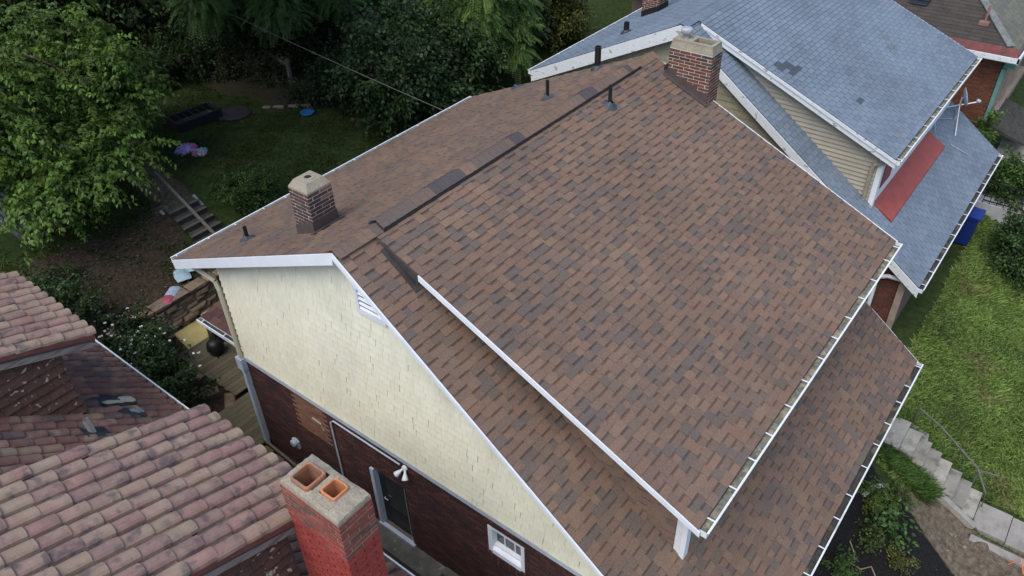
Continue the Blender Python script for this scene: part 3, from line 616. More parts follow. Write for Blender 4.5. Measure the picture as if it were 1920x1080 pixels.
mb = MB(); 
for p, q in zip([X(xk+.12, yk-.25, -2.48), X(xk-.05, yk-.05, -2.6), X(xk-.1, yk+.2, -2.72), X(xk-.1, yk+.22, -2.9)], [X(xk-.05, yk-.05, -2.6), X(xk-.1, yk+.2, -2.72), X(xk-.1, yk+.22, -2.9), X(xk-.1, yk+.22, -3.78)]): mb.tube([p, q], .05, 8)
mb.tube([X(xk-.1, yk+.22, -3.78), X(xk-.1, yk-.02, -3.9)], .05, 8)
build(mb, 'downspout', m_cap, SH)
mb = MB(); mb.prism([X(xk+.1, -5.0, -3.62), X(xk+.1, -5.9, -4.17), X(xk+.1, -5.9, -4.22), X(xk+.1, -5.0, -3.68)], (4.9, 0, 0)); build(mb, 'red_apron', m_red, SH)
mb = MB(); mb.prism([X(xd2, -.5, d2z(-.5)-.002), X(xd2, -c2_+.15, d2z(-c2_+.15)-.002), X(xd2, -c2_+.15, d2z(-c2_+.15)-.02), X(xd2, -.5, d2z(-.5)-.02)], (xk-xd2, 0, 0)); build(mb, 'dormer_soffit', m_white, SH)
mb = MB(); mb.prism([X(xd2-.04, -.4, -.4*md2-.06), X(xd2-.04, -c2_+.1, (-c2_+.1)*md2-.06), X(xd2-.04, -c2_+.1, (-c2_+.1)*md2-.10), X(xd2-.04, -.4, -.4*md2-.10)], (.009, 0, 0)); build(mb, 'rake_groove', m_trimgrey, SH)
# brick storey
mb = MB(); mb.prism([X(.31, -6.75, -7.4), X(.31, 3.8, -7.4), X(.31, 3.8, -4.41), X(.31, -5.75, -4.41), X(.31, -6.75, -6.75*m22-.14)], (.19, 0, 0)); mb.box(X(.5, -6.75, -7.4), X(L2-.3, -6.55, -5.1)); mb.box(X(.5, 3.6, -7), X(L2-.3, 3.8, -1.95)); mb.box(X(L2-.5, -5.9, -7.4), X(L2-.3, 3.6, -4.6)); mb.prism([X(L2-.5, 3.6, -4.59), X(L2-.5, 3.6, zt2(3.6)), X(L2-.5, 0, -.13), X(L2-.5, -5.5, zt2(-5.5))], (.2, 0, 0))
bw2 = build(mb, 'brick_wall', m_dkmortar, SH)
items = []; z = -7.2; k = 0
B2 = [(.13, .048, .034), (.15, .056, .038), (.11, .045, .035), (.12, .045, .03)]
while z < -4.48:
    y = -3.0-(.1 if k % 2 else 0)
    while y > -6.6 and z+.06 < (y-.2)*m22-.12 or y > -5.6:
        o = Vector(X(.302, y, z)); items.append((random.randrange(4), frame(o, (0, -1, 0), (0, 0, 1), (1, 0, 0), min(.2, y+6.75), .057, .03), o)); y -= .2105
    z += .0675; k += 1
pieces(bw2, 'brick', 'bricks', {i: boxproto(cc) for i, cc in enumerate(B2)}, items, m_brick, 300)
mb = MB(); mb.box(X(.24, -6.8, -7.4), X(.305, -6.64, -5.12)); build(mb, 'corner_board', M('tan_board', (.33, .26, .2), ns=5, nv=.2), SH)
mb = MB()
pp = [X(.2, -6.75, -5.2), X(.17, -6.35, -5.2), X(.2, -6.1, -5.35), X(.2, -6.1, -7.3)]
for p, q in zip(pp[:-1], pp[1:]): mb.tube([p, q], .055, 8)
build(mb, 'downspout', m_white, SH)
mb = MB(); mb.box(X(.27, -4.9, -6.2), X(.3, -4.1, -5.2)); build(mb, 'side_window', m_trimgrey, SH)
mb = MB(); mb.box(X(.275, -.95, -1.6), X(.297, -.1, -.75)); wn2 = build(mb, 'gable_window', m_white, SH)
mb = MB(); mb.box(X(.268, -.85, -1.5), X(.2745, -.56, -.85)); mb.box(X(.268, -.50, -1.5), X(.2745, -.2, -.85)); build(mb, 'pane', m_glass, wn2)
# ridge caps
CB = [BLUE[0], BLUE[2], BLUE[5]]; items = []; x = .0
while x < L2: 
    o = Vector(X(x, 0, .014)); items.append((random.randrange(3), frame(o, (1, 0, 0), (0, 1, 0), (0, 0, 1), .175, 1, 1), o)); x += .146
pieces(roof2, 'ridge_cap', 'ridge_caps', {i: capproto(cc, .17, mr2, md2) for i, cc in enumerate(CB)}, items, m_blue_sh)
vent_pipe(roof2, (14.137, 3.608, -1.83), (0, mr2, 1), .08, .32, .16)
x0, x1, y0, y1 = 16.75, 17.3, 4.0, 4.6
ch3 = chimney(SH, x0, x1, y0, y1, -2.6, -.4, T2)
mb = MB(); mb.box((x0-.02, y0-.02, -.4), (x1+.02, y1+.02, -.3)); build(mb, 'cement_cap', m_cap, ch3)
mb = MB(); zr = lambda y: dzz-(y-dy)*mr2
mb.prism([(x0-.012, y0-.012, zr(y0)-.05), (x0-.012, y1+.012, zr(y1)-.05), (x0-.012, y1+.012, zr(y1)+.2), (x0-.012, y0-.012, zr(y0)+.2)], (x1-x0+.024, 0, 0)); build(mb, 'flashing', m_black, ch3)
# odd dark replaced shingles on the blue dormer
items = []
nD2 = Vector((0, -md2, 1)).normalized(); dD2 = Vector((0, -1, -md2)).normalized()
for (px_, s_) in ((.95+.0, 2.62), (1.25, 2.62), (1.1, 2.9), (1.4, 2.9), (1.25, 2.76), (1.0, 2.48), (1.9, 4.6), (5.0, 1.2)):
    o = Vector(X(px_, 0, .009))+dD2*s_+nD2*.006; items.append((0, frame(o, (1, 0, 0), -dD2, nD2, .29, .14, 1), o))
pieces(drf2, 'dark_shingle', 'dark_shingles', {0: shproto((.075, .09, .11), .01, False)}, items, m_blue_sh)

# ================================================================== TILE HOUSE
TH = thing('tiled_house', 'house with weathered red barrel tile roof and two tiled dormers, at the left edge', 'house', (-4, 1.5, -7.3))
TL = [(.285, .172, .142), (.26, .155, .132), (.295, .192, .152), (.235, .148, .13), (.28, .192, .154), (.26, .168, .139), (.25, .157, .134), (.28, .208, .158)]
TM = [(.165, .088, .078), (.15, .08, .073), (.18, .098, .086), (.14, .08, .076), (.19, .108, .092), (.11, .078, .08)]
def tileproto(col, col2):
    """unit length along +x (up slope), width 1 in y, arc height .36; lower end at x=0 lifted, fired in two tones"""
    mb = MB(); n = 7; prof = []
    for i in range(n+1):
        t = math.pi*i/n; prof.append((.41-.41*math.cos(t), .34*math.sin(t)**.85))
    prof += [(.91, .01), (1.0, .03)]
    k = len(prof); st_ = [(-.03, .10), (.22, .08), (.5, .05), (1.03, 0)]
    cm = tuple((p+q)/2 for p, q in zip(col, col2)); cs = [col2, cm, col]
    for a_ in range(3):
        (xa, la), (xb, lb) = st_[a_], st_[a_+1]
        mb.mesh([(xa, y, z+la) for y, z in prof]+[(xb, y, z+lb) for y, z in prof], [(i, k+i, k+i+1, i+1) for i in range(k-3)], cs[a_])
        mb.mesh([(xa, y, z+la) for y, z in prof[-3:]]+[(xb, y, z+lb) for y, z in prof[-3:]], [(i, 3+i, 4+i, i+1) for i in range(2)], (.10, .08, .068))
    mb.mesh([(-.03, y, z+.10) for y, z in prof]+[(-.03, y, max(z-.03, 0)) for y, z in prof], [(k+i, i, i+1, k+i+1) for i in range(k-1)], tuple(.8*c_ for c_ in col))
    return (mb.v, mb.f, mb.c)
BUFF = (.285, .205, .155)
TP = {i: tileproto(cc, BUFF if i in (2, 4, 5, 7) else tuple(.93*q_ for q_ in cc)) for i, cc in enumerate(TL)}; TPM = {i: tileproto(cc, tuple(1.1*q_ for q_ in cc)) for i, cc in enumerate(TM)}
def tiles(xe, ze, slope, y0, y1, xt, keys, cw=.237, tl=.33, skip=None):
    """columns of barrels from the eave xe,ze rising towards -X"""
    out = []; s = math.hypot(1, slope); up = Vector((-1/s, 0, slope/s)); n = Vector((slope/s, 0, 1/s)); nc = round((y1-y0)/cw); cw = (y1-y0)/nc
    for q in range(nc):
        y = y0+q*cw; off = random.choice((0, .33, .5, .66))*tl if True else 0; d = -.0; first = True
        while d*1/s < xe-xt:
            ln = tl if not first else tl-off*.8
            o = Vector((xe, y, ze))+up*d+n*.012
            yo = Vector((0, cw, 0))
            c_ = o+up*tl/2+yo/2
            if not (skip and skip(c_)):
                out.append((random.choice(keys), frame(o+Vector((0, random.uniform(-.007, .007), 0))+n*random.uniform(0, .009), (up+Vector((0, random.uniform(-.022, .022), 0))).normalized(), (0, 1, 0), (n+Vector((0, random.uniform(-.04, .04), 0))).normalized(), ln, cw, .237), c_))
            d += ln; first = False
    return out
def tdormer(y0, y1, xe, ze, slope, xt, wallx, mains):
    s = math.hypot(1, slope); mb = MB(); zz = lambda x: ze+(xe-x)*slope
    mb.prism([(xe-.03, y0+.02, zz(xe-.03)), (xt, y0+.02, zz(xt)), (xt, y0+.02, zz(xt)-.1), (xe-.03, y0+.02, zz(xe-.03)-.1)], (0, y1-y0-.04, 0)); dm = build(mb, 'dormer_roof', m_flash, TH)
    pieces(dm, 'roof_tile', 'roof_tiles', TP, tiles(xe, ze, slope, y0, y1, xt, [0, 1, 2, 2, 4, 5, 5, 6, 7, 3]), m_tile, 200)
    mb = MB(); w = .02
    mb.prism([(xe-.02, y0-.0, zz(xe-.02)+.03), (xt, y0, zz(xt)+.03), (xt, y0, zz(xt)-.05), (xe-.02, y0, zz(xe-.02)-.05)], (0, .018, 0)); build(mb, 'rake_tile_edge', m_redtile, dm)
    mb = MB(); mb.prism([(xe-.1, y0+.03, zz(xe-.1)-.07), (xt, y0+.03, zz(xt)-.07), (xt, y0+.03, zz(xt)-.22), (xe-.1, y0+.03, zz(xe-.1)-.22)], (0, .03, 0)); build(mb, 'rake_board', m_oldwood, dm)
    # cheek
    yc = y0+.16; mz = lambda x: -5.2665-.7863*x
    mb = MB(); mb.prism([(wallx, yc, mz(wallx)-.05), (wallx, yc, zz(wallx)-.1), (xt, yc, zz(xt)-.1), (xt, yc, min(mz(xt), zz(xt)-.11))], (0, .1, 0)); ck = build(mb, 'dormer_cheek', m_flash, TH)
    items = []; z = mz(wallx)+.0; r = 0
    while z < zz(wallx)+.5:
        xr = wallx+.005; xl = max(xt, -(z+.06+5.2665)/.7863) ; x = xr-(0.0 if r % 2 else .12)
        if r % 2 == 0 and z+.19 < zz(xr)-.1: items.append((0, frame((xr-.12, yc-.001, z), (1, 0, 0), (0, 0, 1), (0, -1, 0), .117, .185, 1.4), (xr, yc, z)))
        while x > xl:
            if z+.19 < zz(x-.12)-.02: items.append((random.randrange(3), frame((x-.25, yc-.001, z), (1, 0, 0), (0, 0, 1), (0, -1, 0), .245, .185, 1.4), (x-.12, yc, z+.1)))
            x -= .25
        z += .18; r += 1
    BS = [(.115, .065, .05), (.10, .058, .046), (.125, .072, .058)]
    pieces(ck, 'wall_shingle', 'wall_shingles', {i: shake(cc) for i, cc in enumerate(BS)}, items, m_peelbrown)
    mb = MB(); mb.box((wallx-.02, yc+.101, mz(wallx)-.1), (wallx+.005, y1-.16, zz(wallx)-.1)); build(mb, 'dormer_front', m_flash, TH)
    mb = MB(); mb.box((wallx-.025, yc-.03, mz(wallx)-.02), (wallx+.03, yc-.001, zz(wallx)-.1)); build(mb, 'corner_board', m_flash, TH)
m_redtile = M('red_rake_tile', (.16, .062, .052), ns=5, nv=.2)
m_oldwood = M('old_grey_wood', (.26, .23, .21), ns=9, nv=.25, stain=((.12, .09, .075), 6, .5, .62, .7), stretch=(.4, 4, 4))
tdormer(3.13, 5.85, -2.38, -1.5, .366, -6.4, -2.94, None)
tdormer(-2.19, .50, -2.33, -1.5, .366, -6.4, -2.94, None)
mzz = lambda x: -5.2665-.7863*x
mb = MB(); mb.prism([(-1.6, -4.5, mzz(-1.6)), (-6.5, -4.5, mzz(-6.5)), (-6.5, -4.5, mzz(-6.5)-.1), (-1.6, -4.5, mzz(-1.6)-.1)], (0, 14, 0), (.1, .06, .05)); tr = build(mb, 'main_roof', m_flash, TH)
hid = lambda c_: (c_.x < -3.1 and (3.3 < c_.y < 5.8 or -2.0 < c_.y < .4))
pieces(tr, 'roof_tile', 'roof_tiles', TPM, tiles(-1.56, mzz(-1.56)+.0, .7863, -4.5, 9.5, -6.4, [0, 1, 2, 3, 4, 0, 1, 5], skip=hid), m_tile, 100, score=lambda c_, d: abs(c_[1]-1.8)+d*.2)
mb = MB(); mb.box((-1.455, -4.5, -4.08), (-1.43, 9.5, -3.985)); build(mb, 'eave_edge', m_white, TH)
# tar patches and cement lumps left on the main tiles
def lump(px, py, sx, sy, t, mat, nm, seed):
    r = random.Random(seed); o = Vector((px, py, mzz(px))); s = math.hypot(1, .7863); up = Vector((-1/s, 0, .7863/s)); n = Vector((.7863/s, 0, 1/s)); mb = MB(); K = 16; rings = []
    for q, (rad, zz_) in enumerate(((1.1, .06), (.95, .105+t*.6), (.55, .12+t), (.2, .12+t*.9))):
        rings.append([o+up*(math.cos(2*math.pi*j/K)*sx*rad*r.uniform(.75, 1.15))+Vector((0, 1, 0))*(math.sin(2*math.pi*j/K)*sy*rad*r.uniform(.75, 1.15))+n*(zz_+r.uniform(-.008, .008)) for j in range(K)])
    vs = [p for g in rings for p in g]; fs = [(i*K+j, i*K+(j+1) % K, (i+1)*K+(j+1) % K, (i+1)*K+j) for i in range(3) for j in range(K)]+[tuple(3*K+j for j in range(K))]
    mb.mesh(vs, fs, (.5, .5, .5)); return build(mb, nm, mat, tr)
m_tar = M('roof_tar', (.028, .035, .05), ns=8, nv=.4, rough=.5); m_putty = M('old_sealant', (.42, .42, .35), ns=20, nv=.3, bump=.6, bs=40)
m_putty2 = M('blue_grey_sealant', (.17, .2, .22), ns=20, nv=.3, bump=.6, bs=40)
lump(-2.42, 3.72, .46, .22, .0, m_tar, 'tar_patch', 1); lump(-2.26, 3.70, .17, .11, .03, m_putty, 'sealant_lump', 2); lump(-2.52, 3.60, .22, .04, .03, m_putty, 'sealant_lump', 5)
lump(-2.36, 3.25, .26, .16, .0, m_tar, 'tar_patch', 3); lump(-2.33, 3.26, .15, .09, .03, m_putty2, 'sealant_lump', 4)
lump(-2.2, 2.5, .28, .22, .0, m_putty2, 'sealant_lump', 6); lump(-2.45, 2.6, .3, .2, -.01, m_tar, 'tar_patch', 7)
vp = MB(); vp.tube([(-3.15, 2.62, mzz(-3.15)), (-3.17, 2.62, mzz(-3.15)+.42)], .05, 12, caps=False); vp.tube([(-3.17, 2.62, mzz(-3.15)+.42), (-3.16, 2.62, mzz(-3.15)+.2)], .04, 12, caps=False)
vpo = build(vp, 'vent_pipe', m_galv, TH)
mb = MB(); sN = Vector((.7863, 0, 1)).normalized(); sU = Vector((-1, 0, .7863)).normalized(); o = Vector((-3.15, 2.62, mzz(-3.15)))+sN*.1
mb.prism([o-sU*.16+Vector((0, -.17, 0)), o+sU*.25+Vector((0, -.17, 0)), o+sU*.25+Vector((0, .13, 0)), o-sU*.16+Vector((0, .13, 0))], sN*.012); build(mb, 'pipe_flashing', m_tar, vpo)
mb = MB(); mb.box((-7.5, -4.3, -7.6), (-1.95, 9.3, -4.25)); build(mb, 'brick_wall', m_dkbrick if 'm_dkbrick' in globals() else m_brick, TH).data.color_attributes['tone'].data.foreach_set('color', [.11, .05, .04, 1]*24)
# double flue chimney, painted red lower down
RD = [(.27, .085, .065), (.25, .08, .065), (.29, .10, .078), (.22, .09, .07), (.15, .085, .07), (.33, .06, .05), (.35, .066, .054), (.31, .058, .05)]
x0, x1, y0, y1, zt3 = -2.85, -2.37, -3.12, -2.15, -.6; zp = -1.25
mb = MB(); mb.box((x0+.003, y0+.003, zp), (x1-.003, y1-.003, zt3-.42)); rect_ring(mb, x0+.003, x1-.003, y0+.003, y1-.003, zt3-.419, zt3-.002, .075); ch4 = build(mb, 'chimney', M('buff_mortar', (.36, .27, .2), ns=20, nv=.25), TH)
mb = MB(); mb.box((x0+.014, y0+.014, -4.6), (x1-.014, y1-.014, zp-.001)); build(mb, 'painted_core', M('red_paint_joint', (.06, .018, .016), nv=.2), ch4)
def k4(z, f):
    if z < zp-(.1 if f == 0 else .0): return random.choice((5, 6, 7))
    if z < zp+.15 and f == 0 and random.random() < .7: return random.choice((5, 6))
    return random.choice((0, 1, 2, 3, 0, 1, 4))
pieces(ch4, 'brick', 'bricks', {i: boxproto(cc) for i, cc in enumerate(RD)}, brick_items(x0, x1, y0, y1, -4.0, zt3, RD, keyfn=k4), m_brick, 300)
mb = MB(); q = .0; K = []
ring0 = []; ring1 = []; rr = random.Random(3)
for i in range(40):
    t = i/40*4; e = int(t); f = t-e; pts = [(x0, y0), (x1, y0), (x1, y1), (x0, y1)]; p0, p1 = pts[e], pts[(e+1) % 4]
    px_, py_ = p0[0]+(p1[0]-p0[0])*f, p0[1]+(p1[1]-p0[1])*f; jx, jy = rr.uniform(-.008, .008), rr.uniform(-.008, .008)
    ring0.append((px_+jx, py_+jy, zt3)); ring1.append((px_+jx+(.01 if px_ < -2.6 else -.01), py_+jy+(.01 if py_ < -2.6 else -.01), zt3+.03+rr.uniform(-.006, .006)))
ring2 = [(-2.61+(p[0]+2.61)*.72, -2.635+(p[1]+2.635)*.84, zt3+.055+rr.uniform(-.004, .004)) for p in ring1]
ring3 = []
for p in ring2:      # inner edge of the cement round the two flues
    ring3.append((min(max(p[0], -2.74), -2.47), min(max(p[1], -2.87), -2.3), zt3+.062))
mb.box((-2.76, -2.66, zt3+.0), (-2.46, -2.585, zt3+.06)); mb.box((-2.8, -2.925, zt3+.0), (-2.705, -2.66, zt3+.061)); mb.box((-2.465, -2.925, zt3), (-2.42, -2.66, zt3+.061))
mb.mesh(ring0+ring1+ring2+ring3, [(i, (i+1) % 40, 40+(i+1) % 40, 40+i) for i in range(40)]+[(40+i, 40+(i+1) % 40, 80+(i+1) % 40, 80+i) for i in range(40)]+[(80+i, 80+(i+1) % 40, 120+(i+1) % 40, 120+i) for i in range(40)], (.5, .5, .5))
build(mb, 'cement_cap', m_cap, ch4)
def flue(cx, cy, s, hgt, rim, mat):
    """square tube with rounded corners"""
    def ring(ss, z):
        out = []
        for kx, ky, a0 in ((1, 1, 0), (-1, 1, 90), (-1, -1, 180), (1, -1, 270)):
            for j in range(4):
                an = R(a0+30*j); rd = ss*.28; out.append((cx+kx*(ss-rd)+rd*math.cos(an), cy+ky*(ss-rd)+rd*math.sin(an), z))
        return out
    zb = zt3+.02; rs = [ring(s, zb), ring(s, zb+hgt-.012), ring(s-.008, zb+hgt), ring(s-rim+.006, zb+hgt), ring(s-rim, zb+hgt-.01), ring(s-rim, zb-.36)]
    mb = MB(); K = 16; vs = [p for r_ in rs for p in r_]; fs = [(i*K+j, i*K+(j+1) % K, (i+1)*K+(j+1) % K, (i+1)*K+j) for i in range(5) for j in range(K)]
    mb.mesh(vs, fs, (.5, .5, .5)); fo = build(mb, 'clay_flue', mat, ch4)
    mb = MB(); mb.face(ring(s-rim-.001, zb-.34)); build(mb, 'flue_hole', m_soot, fo)
# the core has to be open below the flues: sunk dark wells are shallow inside the cap
flue(-2.64, -2.42, .150, .095, .028, M('sooty_clay_flue', (.30, .16, .11), ns=7, nv=.25, stain=((.4, .17, .07), 4, .5, .62, .8))); flue(-2.585, -2.79, .118, .085, .024, m_clay)

# ================================================================== THIRD HOUSE (far right)
TD = thing('hip_roofed_house', 'brick house with dark brown hip roof and red edged eave, top right corner', 'house', (27, -1, -8))
ex, ez, ey = 23.3, -3.6, -5.35
mb = MB(); hs = .62; rx = ex+4.5
A = (ex, ey, ez); B_ = (ex, 9, ez); Cc = (rx, 9, ez+4.5*hs); D = (rx, ey+4.5, ez+4.5*hs); E_ = (rx+4.5, ey, ez)
mb.face([A, D, Cc, B_][::-1], (.1, .08, .07)); mb.face([A, E_, D], (.1, .08, .07)); mb.face([E_, (rx+4.5, 9, ez), Cc, D], (.1, .08, .07))
hr = build(mb, 'hip_roof', m_flash, TD)
DK = [(.068, .058, .052), (.06, .052, .048), (.075, .064, .056), (.062, .056, .05)]
PD = {(t, hh): shproto(DK[t], .012, False) for t in range(4) for hh in (True, False)}
s3 = math.hypot(1, hs)
it = lay((rx, 9, ez+4.5*hs+.003), (0, -1, 0), (-1, 0, -hs), (-hs, 0, 1), 0, 14, .05, 4.5*s3-.35, .15, False, DK, xlim=lambda sb, st: (0, 9-ey-(4.5-st/s3)*0-(4.5-(4.5-st/s3))*0-(4.5-st/s3)))
pieces(hr, 'shingle', 'shingles', PD, it, m_shingle, 300)
it = lay((rx, ey+4.5, ez+4.5*hs+.003), (1, 0, 0), (0, -1, -hs), (0, -hs, 1), 0, 4, .05, 4.5*s3-.1, .15, False, DK, xlim=lambda sb, st: (-st/s3, st/s3))
PG = {(t, hh): shproto((.13+.01*t, .13+.01*t, .12), .012, False) for t in range(4) for hh in (True, False)}
pieces(hr, 'shingle', 'shingles', PG, it, m_shingle, 100)
mb = MB(); mb.beam((ex+.3, ey+.3, ez+.3*hs+.03), (rx, ey+4.5, ez+4.5*hs+.03), .25, .04); build(mb, 'hip_cap', M('grey_hip_cap', (.17, .18, .17), ns=6, nv=.3), hr)
mb = MB(); mb.prism([(ex-.04, ey, ez-.01), (ex+.24, ey, ez+.24*hs+.02), (ex+.24, ey, ez+.24*hs+.035), (ex-.04, ey, ez+.01)], (0, 14, 0)); build(mb, 'red_eave_strip', M('faded_red', (.17, .05, .048), ns=5, nv=.3, stain=((.07, .06, .055), 4, .5, .65, .6)), TD)
mb = MB(); mb.box((ex-.1, ey-.1, ez-.16), (ex-.045, 9, ez-.005)); mb.box((ex-.1, ey-.1, ez-.18), (ex+8, ey-.045, ez-.005)); mb.box((ex-.045, ey-.045, ez-.2), (ex+.55, 9, ez-.17)); build(mb, 'eave_gutter', m_peel, TD)
mb = MB(); mb.box((ex+.5, ey+.35, -8.2), (ex+8, 9, ez-.2)); w3 = build(mb, 'brick_wall', m_dkmortar, TD)
items = []; z = -7.6; k = 0; B3 = [(.17, .068, .04), (.14, .058, .036), (.19, .075, .042), (.155, .062, .038)]
while z < ez-.3:
    y = 1.5-(.1 if k % 2 else 0)
    while y > ey+.5:
        items.append((random.randrange(4), frame((ex+.48, y, z), (0, -1, 0), (0, 0, 1), (1, 0, 0), .2, .057, .03), (ex+.48, y-.1, z))); y -= .2105
    z += .0675; k += 1
pieces(w3, 'brick', 'bricks', {i: boxproto(cc) for i, cc in enumerate(B3)}, items, m_brick, 300)
mb = MB(); mb.box((ex+.36, ey+.22, -8.0), (ex+.47, ey+.34, ez-.55)); mb.box((ex+.3, ey-.02, ez-.5), (ex+.5, ey+.3, ez-.25)); build(mb, 'downspout', m_teal, TD)
mb = MB()
for i in range(3): mb.box((ex+.6+i*1.6, ey+.2, -8.2), (ex+1.1+i*1.6, ey+.348, ez-.2))
mb.box((ex+.6, ey+.1, -6.2), (ex+6, ey+.348, -5.95)); build(mb, 'porch_trim', M('tan_trim', (.30, .24, .19), ns=6, nv=.2), TD)
mb = MB(); mb.box((ex+1.2, ey+.3, -5.9), (ex+2.1, ey+.346, ez-.5)); mb.box((ex+2.75, ey+.3, -5.9), (ex+3.6, ey+.346, ez-.5)); build(mb, 'porch_panel', m_white, TD)
mb = MB(); mb.prism([(ex+.1, ey+.2, -5.95), (ex+.1, ey-1.1, -6.35), (ex+.1, ey-1.1, -6.43), (ex+.1, ey+.2, -6.05)], (2.6, 0, 0)); build(mb, 'porch_roof', M('mossy_felt', (.05, .047, .04), ns=6, nv=.4), TD)
mb = MB(); mb.box((ex+1.1, -2.1, ez+.75), (ex+1.42, -1.55, ez+.93)); mb.box((ex+1.06, -2.14, ez+.93), (ex+1.46, -1.51, ez+.98)); build(mb, 'roof_vent', m_lead, hr)
mb = MB(); mb.tube([(ex+1.0, -4.0, ez+.6), (ex+1.0, -4.0, ez+1.15)], .04, 8); mb.box((ex+.8, -4.15, ez+.53), (ex+1.05, -3.85, ez+.64)); build(mb, 'vent_pipe', M('rusty_pipe', (.26, .14, .12), nv=.2), hr)
mb = MB(); mb.box((ex+3.2, 1.6, -3.2), (ex+6, 4.8, 1.5)); dmr = build(mb, 'upper_dormer', M('pale_green_siding', (.36, .38, .30), ns=3, nv=.15), TD)
mb = MB(); mb.box((ex+3.17, 2.6, -1.6), (ex+3.195, 3.4, -.6)); build(mb, 'dormer_window', m_white, dmr)

# ================================================================== SMALL THINGS
F = lambda x, y, dz=0: (x, y, h(x, y)+dz)
# floodlight
fl = thing('floodlight', 'white twin headed floodlight under the cream wall trim above the side door', 'light', (xw-.03, -.45, -4.66))
mb = MB(); mb.lathe((xw-.0, -.45, -4.66), [(.0, .05), (.05, .045), (.06, 0)], 12, axis=(-1, 0, 0)); build(mb, 'mount', m_white, fl)
for s in (-1, 1):
    ax = Vector((-.55, s*.45, -.65)).normalized(); p = Vector((xw-.04, -.45+s*.03, -4.68)); mb = MB(); mb.lathe(p, [(.0, 0), (.02, .0), (.022, .05), (.04, .09), (.062, .17), (.058, .175), (.0, .16)], 12, axis=ax); build(mb, 'lamp_head', m_white, fl, smooth=True)
# satellite dish on blue lower roof
sdp = Vector((20.22, -4.6, -4.72)); sat = thing('satellite_dish', 'grey satellite dish on a tripod mast at the far edge of the blue roof', 'dish', sdp)
mb = MB(); mb.tube([sdp, sdp+Vector((.0, .0, .75))], .025, 8); mb.tube([sdp+Vector((-.55, .55, .42)), sdp+Vector((0, 0, .5))], .018, 6); mb.tube([sdp+Vector((-.75, -.25, -.15)), sdp+Vector((0, 0, .5))], .015, 6); build(mb, 'mast', m_galv, sat)
ax = Vector((.38, -.9, .3)).normalized(); mb = MB(); prof = [(.0, 0), (.13, .012), (.23, .04), (.29, .065), (.295, .06), (.23, .03), (.0, -.012)]; mb.lathe(sdp+Vector((.03, -.03, .75)), prof, 20, axis=ax); build(mb, 'reflector', m_trimgrey, sat, smooth=True)
mb = MB(); e = sdp+Vector((.03, -.03, .5))+ax*.5; mb.tube([sdp+Vector((.03, -.03, .5)), e], .02, 6); mb.lathe(e, [(0, -.02), (.05, 0), (.05, .1), (0, .11)], 10, axis=(-ax.x, -ax.y, .4)); build(mb, 'feed_arm', m_galv, sat)
mb = MB(); p = [(20.0, -4.55, -4.6), (19.3, -4.2, -4.4), (18.6, -4.4, -4.5)]; mb.tube(p, .012, 5); mb.tube([(18.8, -4.9, -4.86), (19.3, -5.45, -5.3)], .012, 5)
single(mb, 'antenna_wire', m_galv, 'thin loose wire lying on the blue lower roof near the satellite dish', 'wire', (19.3, -4.2, -4.6))
# service cable to the rear eave
mb = MB(); A_, B2_ = Vector((7.97, 5.08, -2.30)), Vector((9.7, 21.5, -1.75)); mb.tube([A_.lerp(B2_, i/14)+Vector((0, 0, -.1*4*(i/14)*(1-i/14))) for i in range(15)], .011, 5)
tag(build(mb, 'service_cable', m_pipe, None, None, False, A_), 'grey service cable running from the rear eave into the dark trees', 'cable')
# rear stone retaining wall
sw = thing('stone_wall', 'dry stacked sandstone retaining wall behind the rear deck', 'wall', (4.5, 8.9, -7))
mb = MB(); mb.box((.35, 8.93, -7.3), (9, 9.15, -6.0)); build(mb, 'backing', m_dkmortar, sw)
STN = [(.215, .16, .105), (.25, .185, .12), (.18, .135, .09), (.27, .21, .145), (.2, .155, .115)]
def stoneproto(col, seed):
    r = random.Random(seed); mb = MB(); j = lambda: r.uniform(.02, .13)
    vs = [(j(), j(), 0), (1-j(), j(), 0), (1-j(), 1-j(), 0), (j(), 1-j(), 0), (0+j()*.3, j()*.6, .75), (1-j()*.3, j()*.6, .7), (1-j()*.3, 1-j()*.6, .75), (j()*.3, 1-j()*.6, .7), (.12+j(), .15+j(), 1), (.88-j(), .15+j(), 1), (.88-j(), .85-j(), .97), (.12+j(), .85-j(), .95)]
    mb.mesh(vs, [(0, 1, 5, 4), (1, 2, 6, 5), (2, 3, 7, 6), (3, 0, 4, 7), (4, 5, 9, 8), (5, 6, 10, 9), (6, 7, 11, 10), (7, 4, 8, 11), (8, 9, 10, 11)], col); return (mb.v, mb.f, mb.c)
SP = {i: stoneproto(STN[i % 5], i) for i in range(12)}
items = []; z = -7.02; k = 0
while z < -5.95:
    hh = random.uniform(.09, .15); x = .3-.35*random.random()*(z > -6.5)
    while x < 4.6:
        w = random.uniform(.2, .62); o = Vector((x, 9.0+.12*(z+7), z)); items.append((random.randrange(12), frame(o, (1, 0, 0), (0, 0, 1), (0, -1, 0), w-.01, hh*1.02, random.uniform(.14, .24)), o)); x += w
    z += hh; k += 1
x = .1
while x < 4.6:
    w = random.uniform(.25, .55); o = Vector((x, 8.85, -5.97)); items.append((random.randrange(12), frame(o, (1, 0, 0), (0, 1, 0), (0, 0, 1), w-.015, random.uniform(.3, .42), .09), o)); x += w
pieces(sw, 'stone', 'stones', SP, items, m_stone, 300)
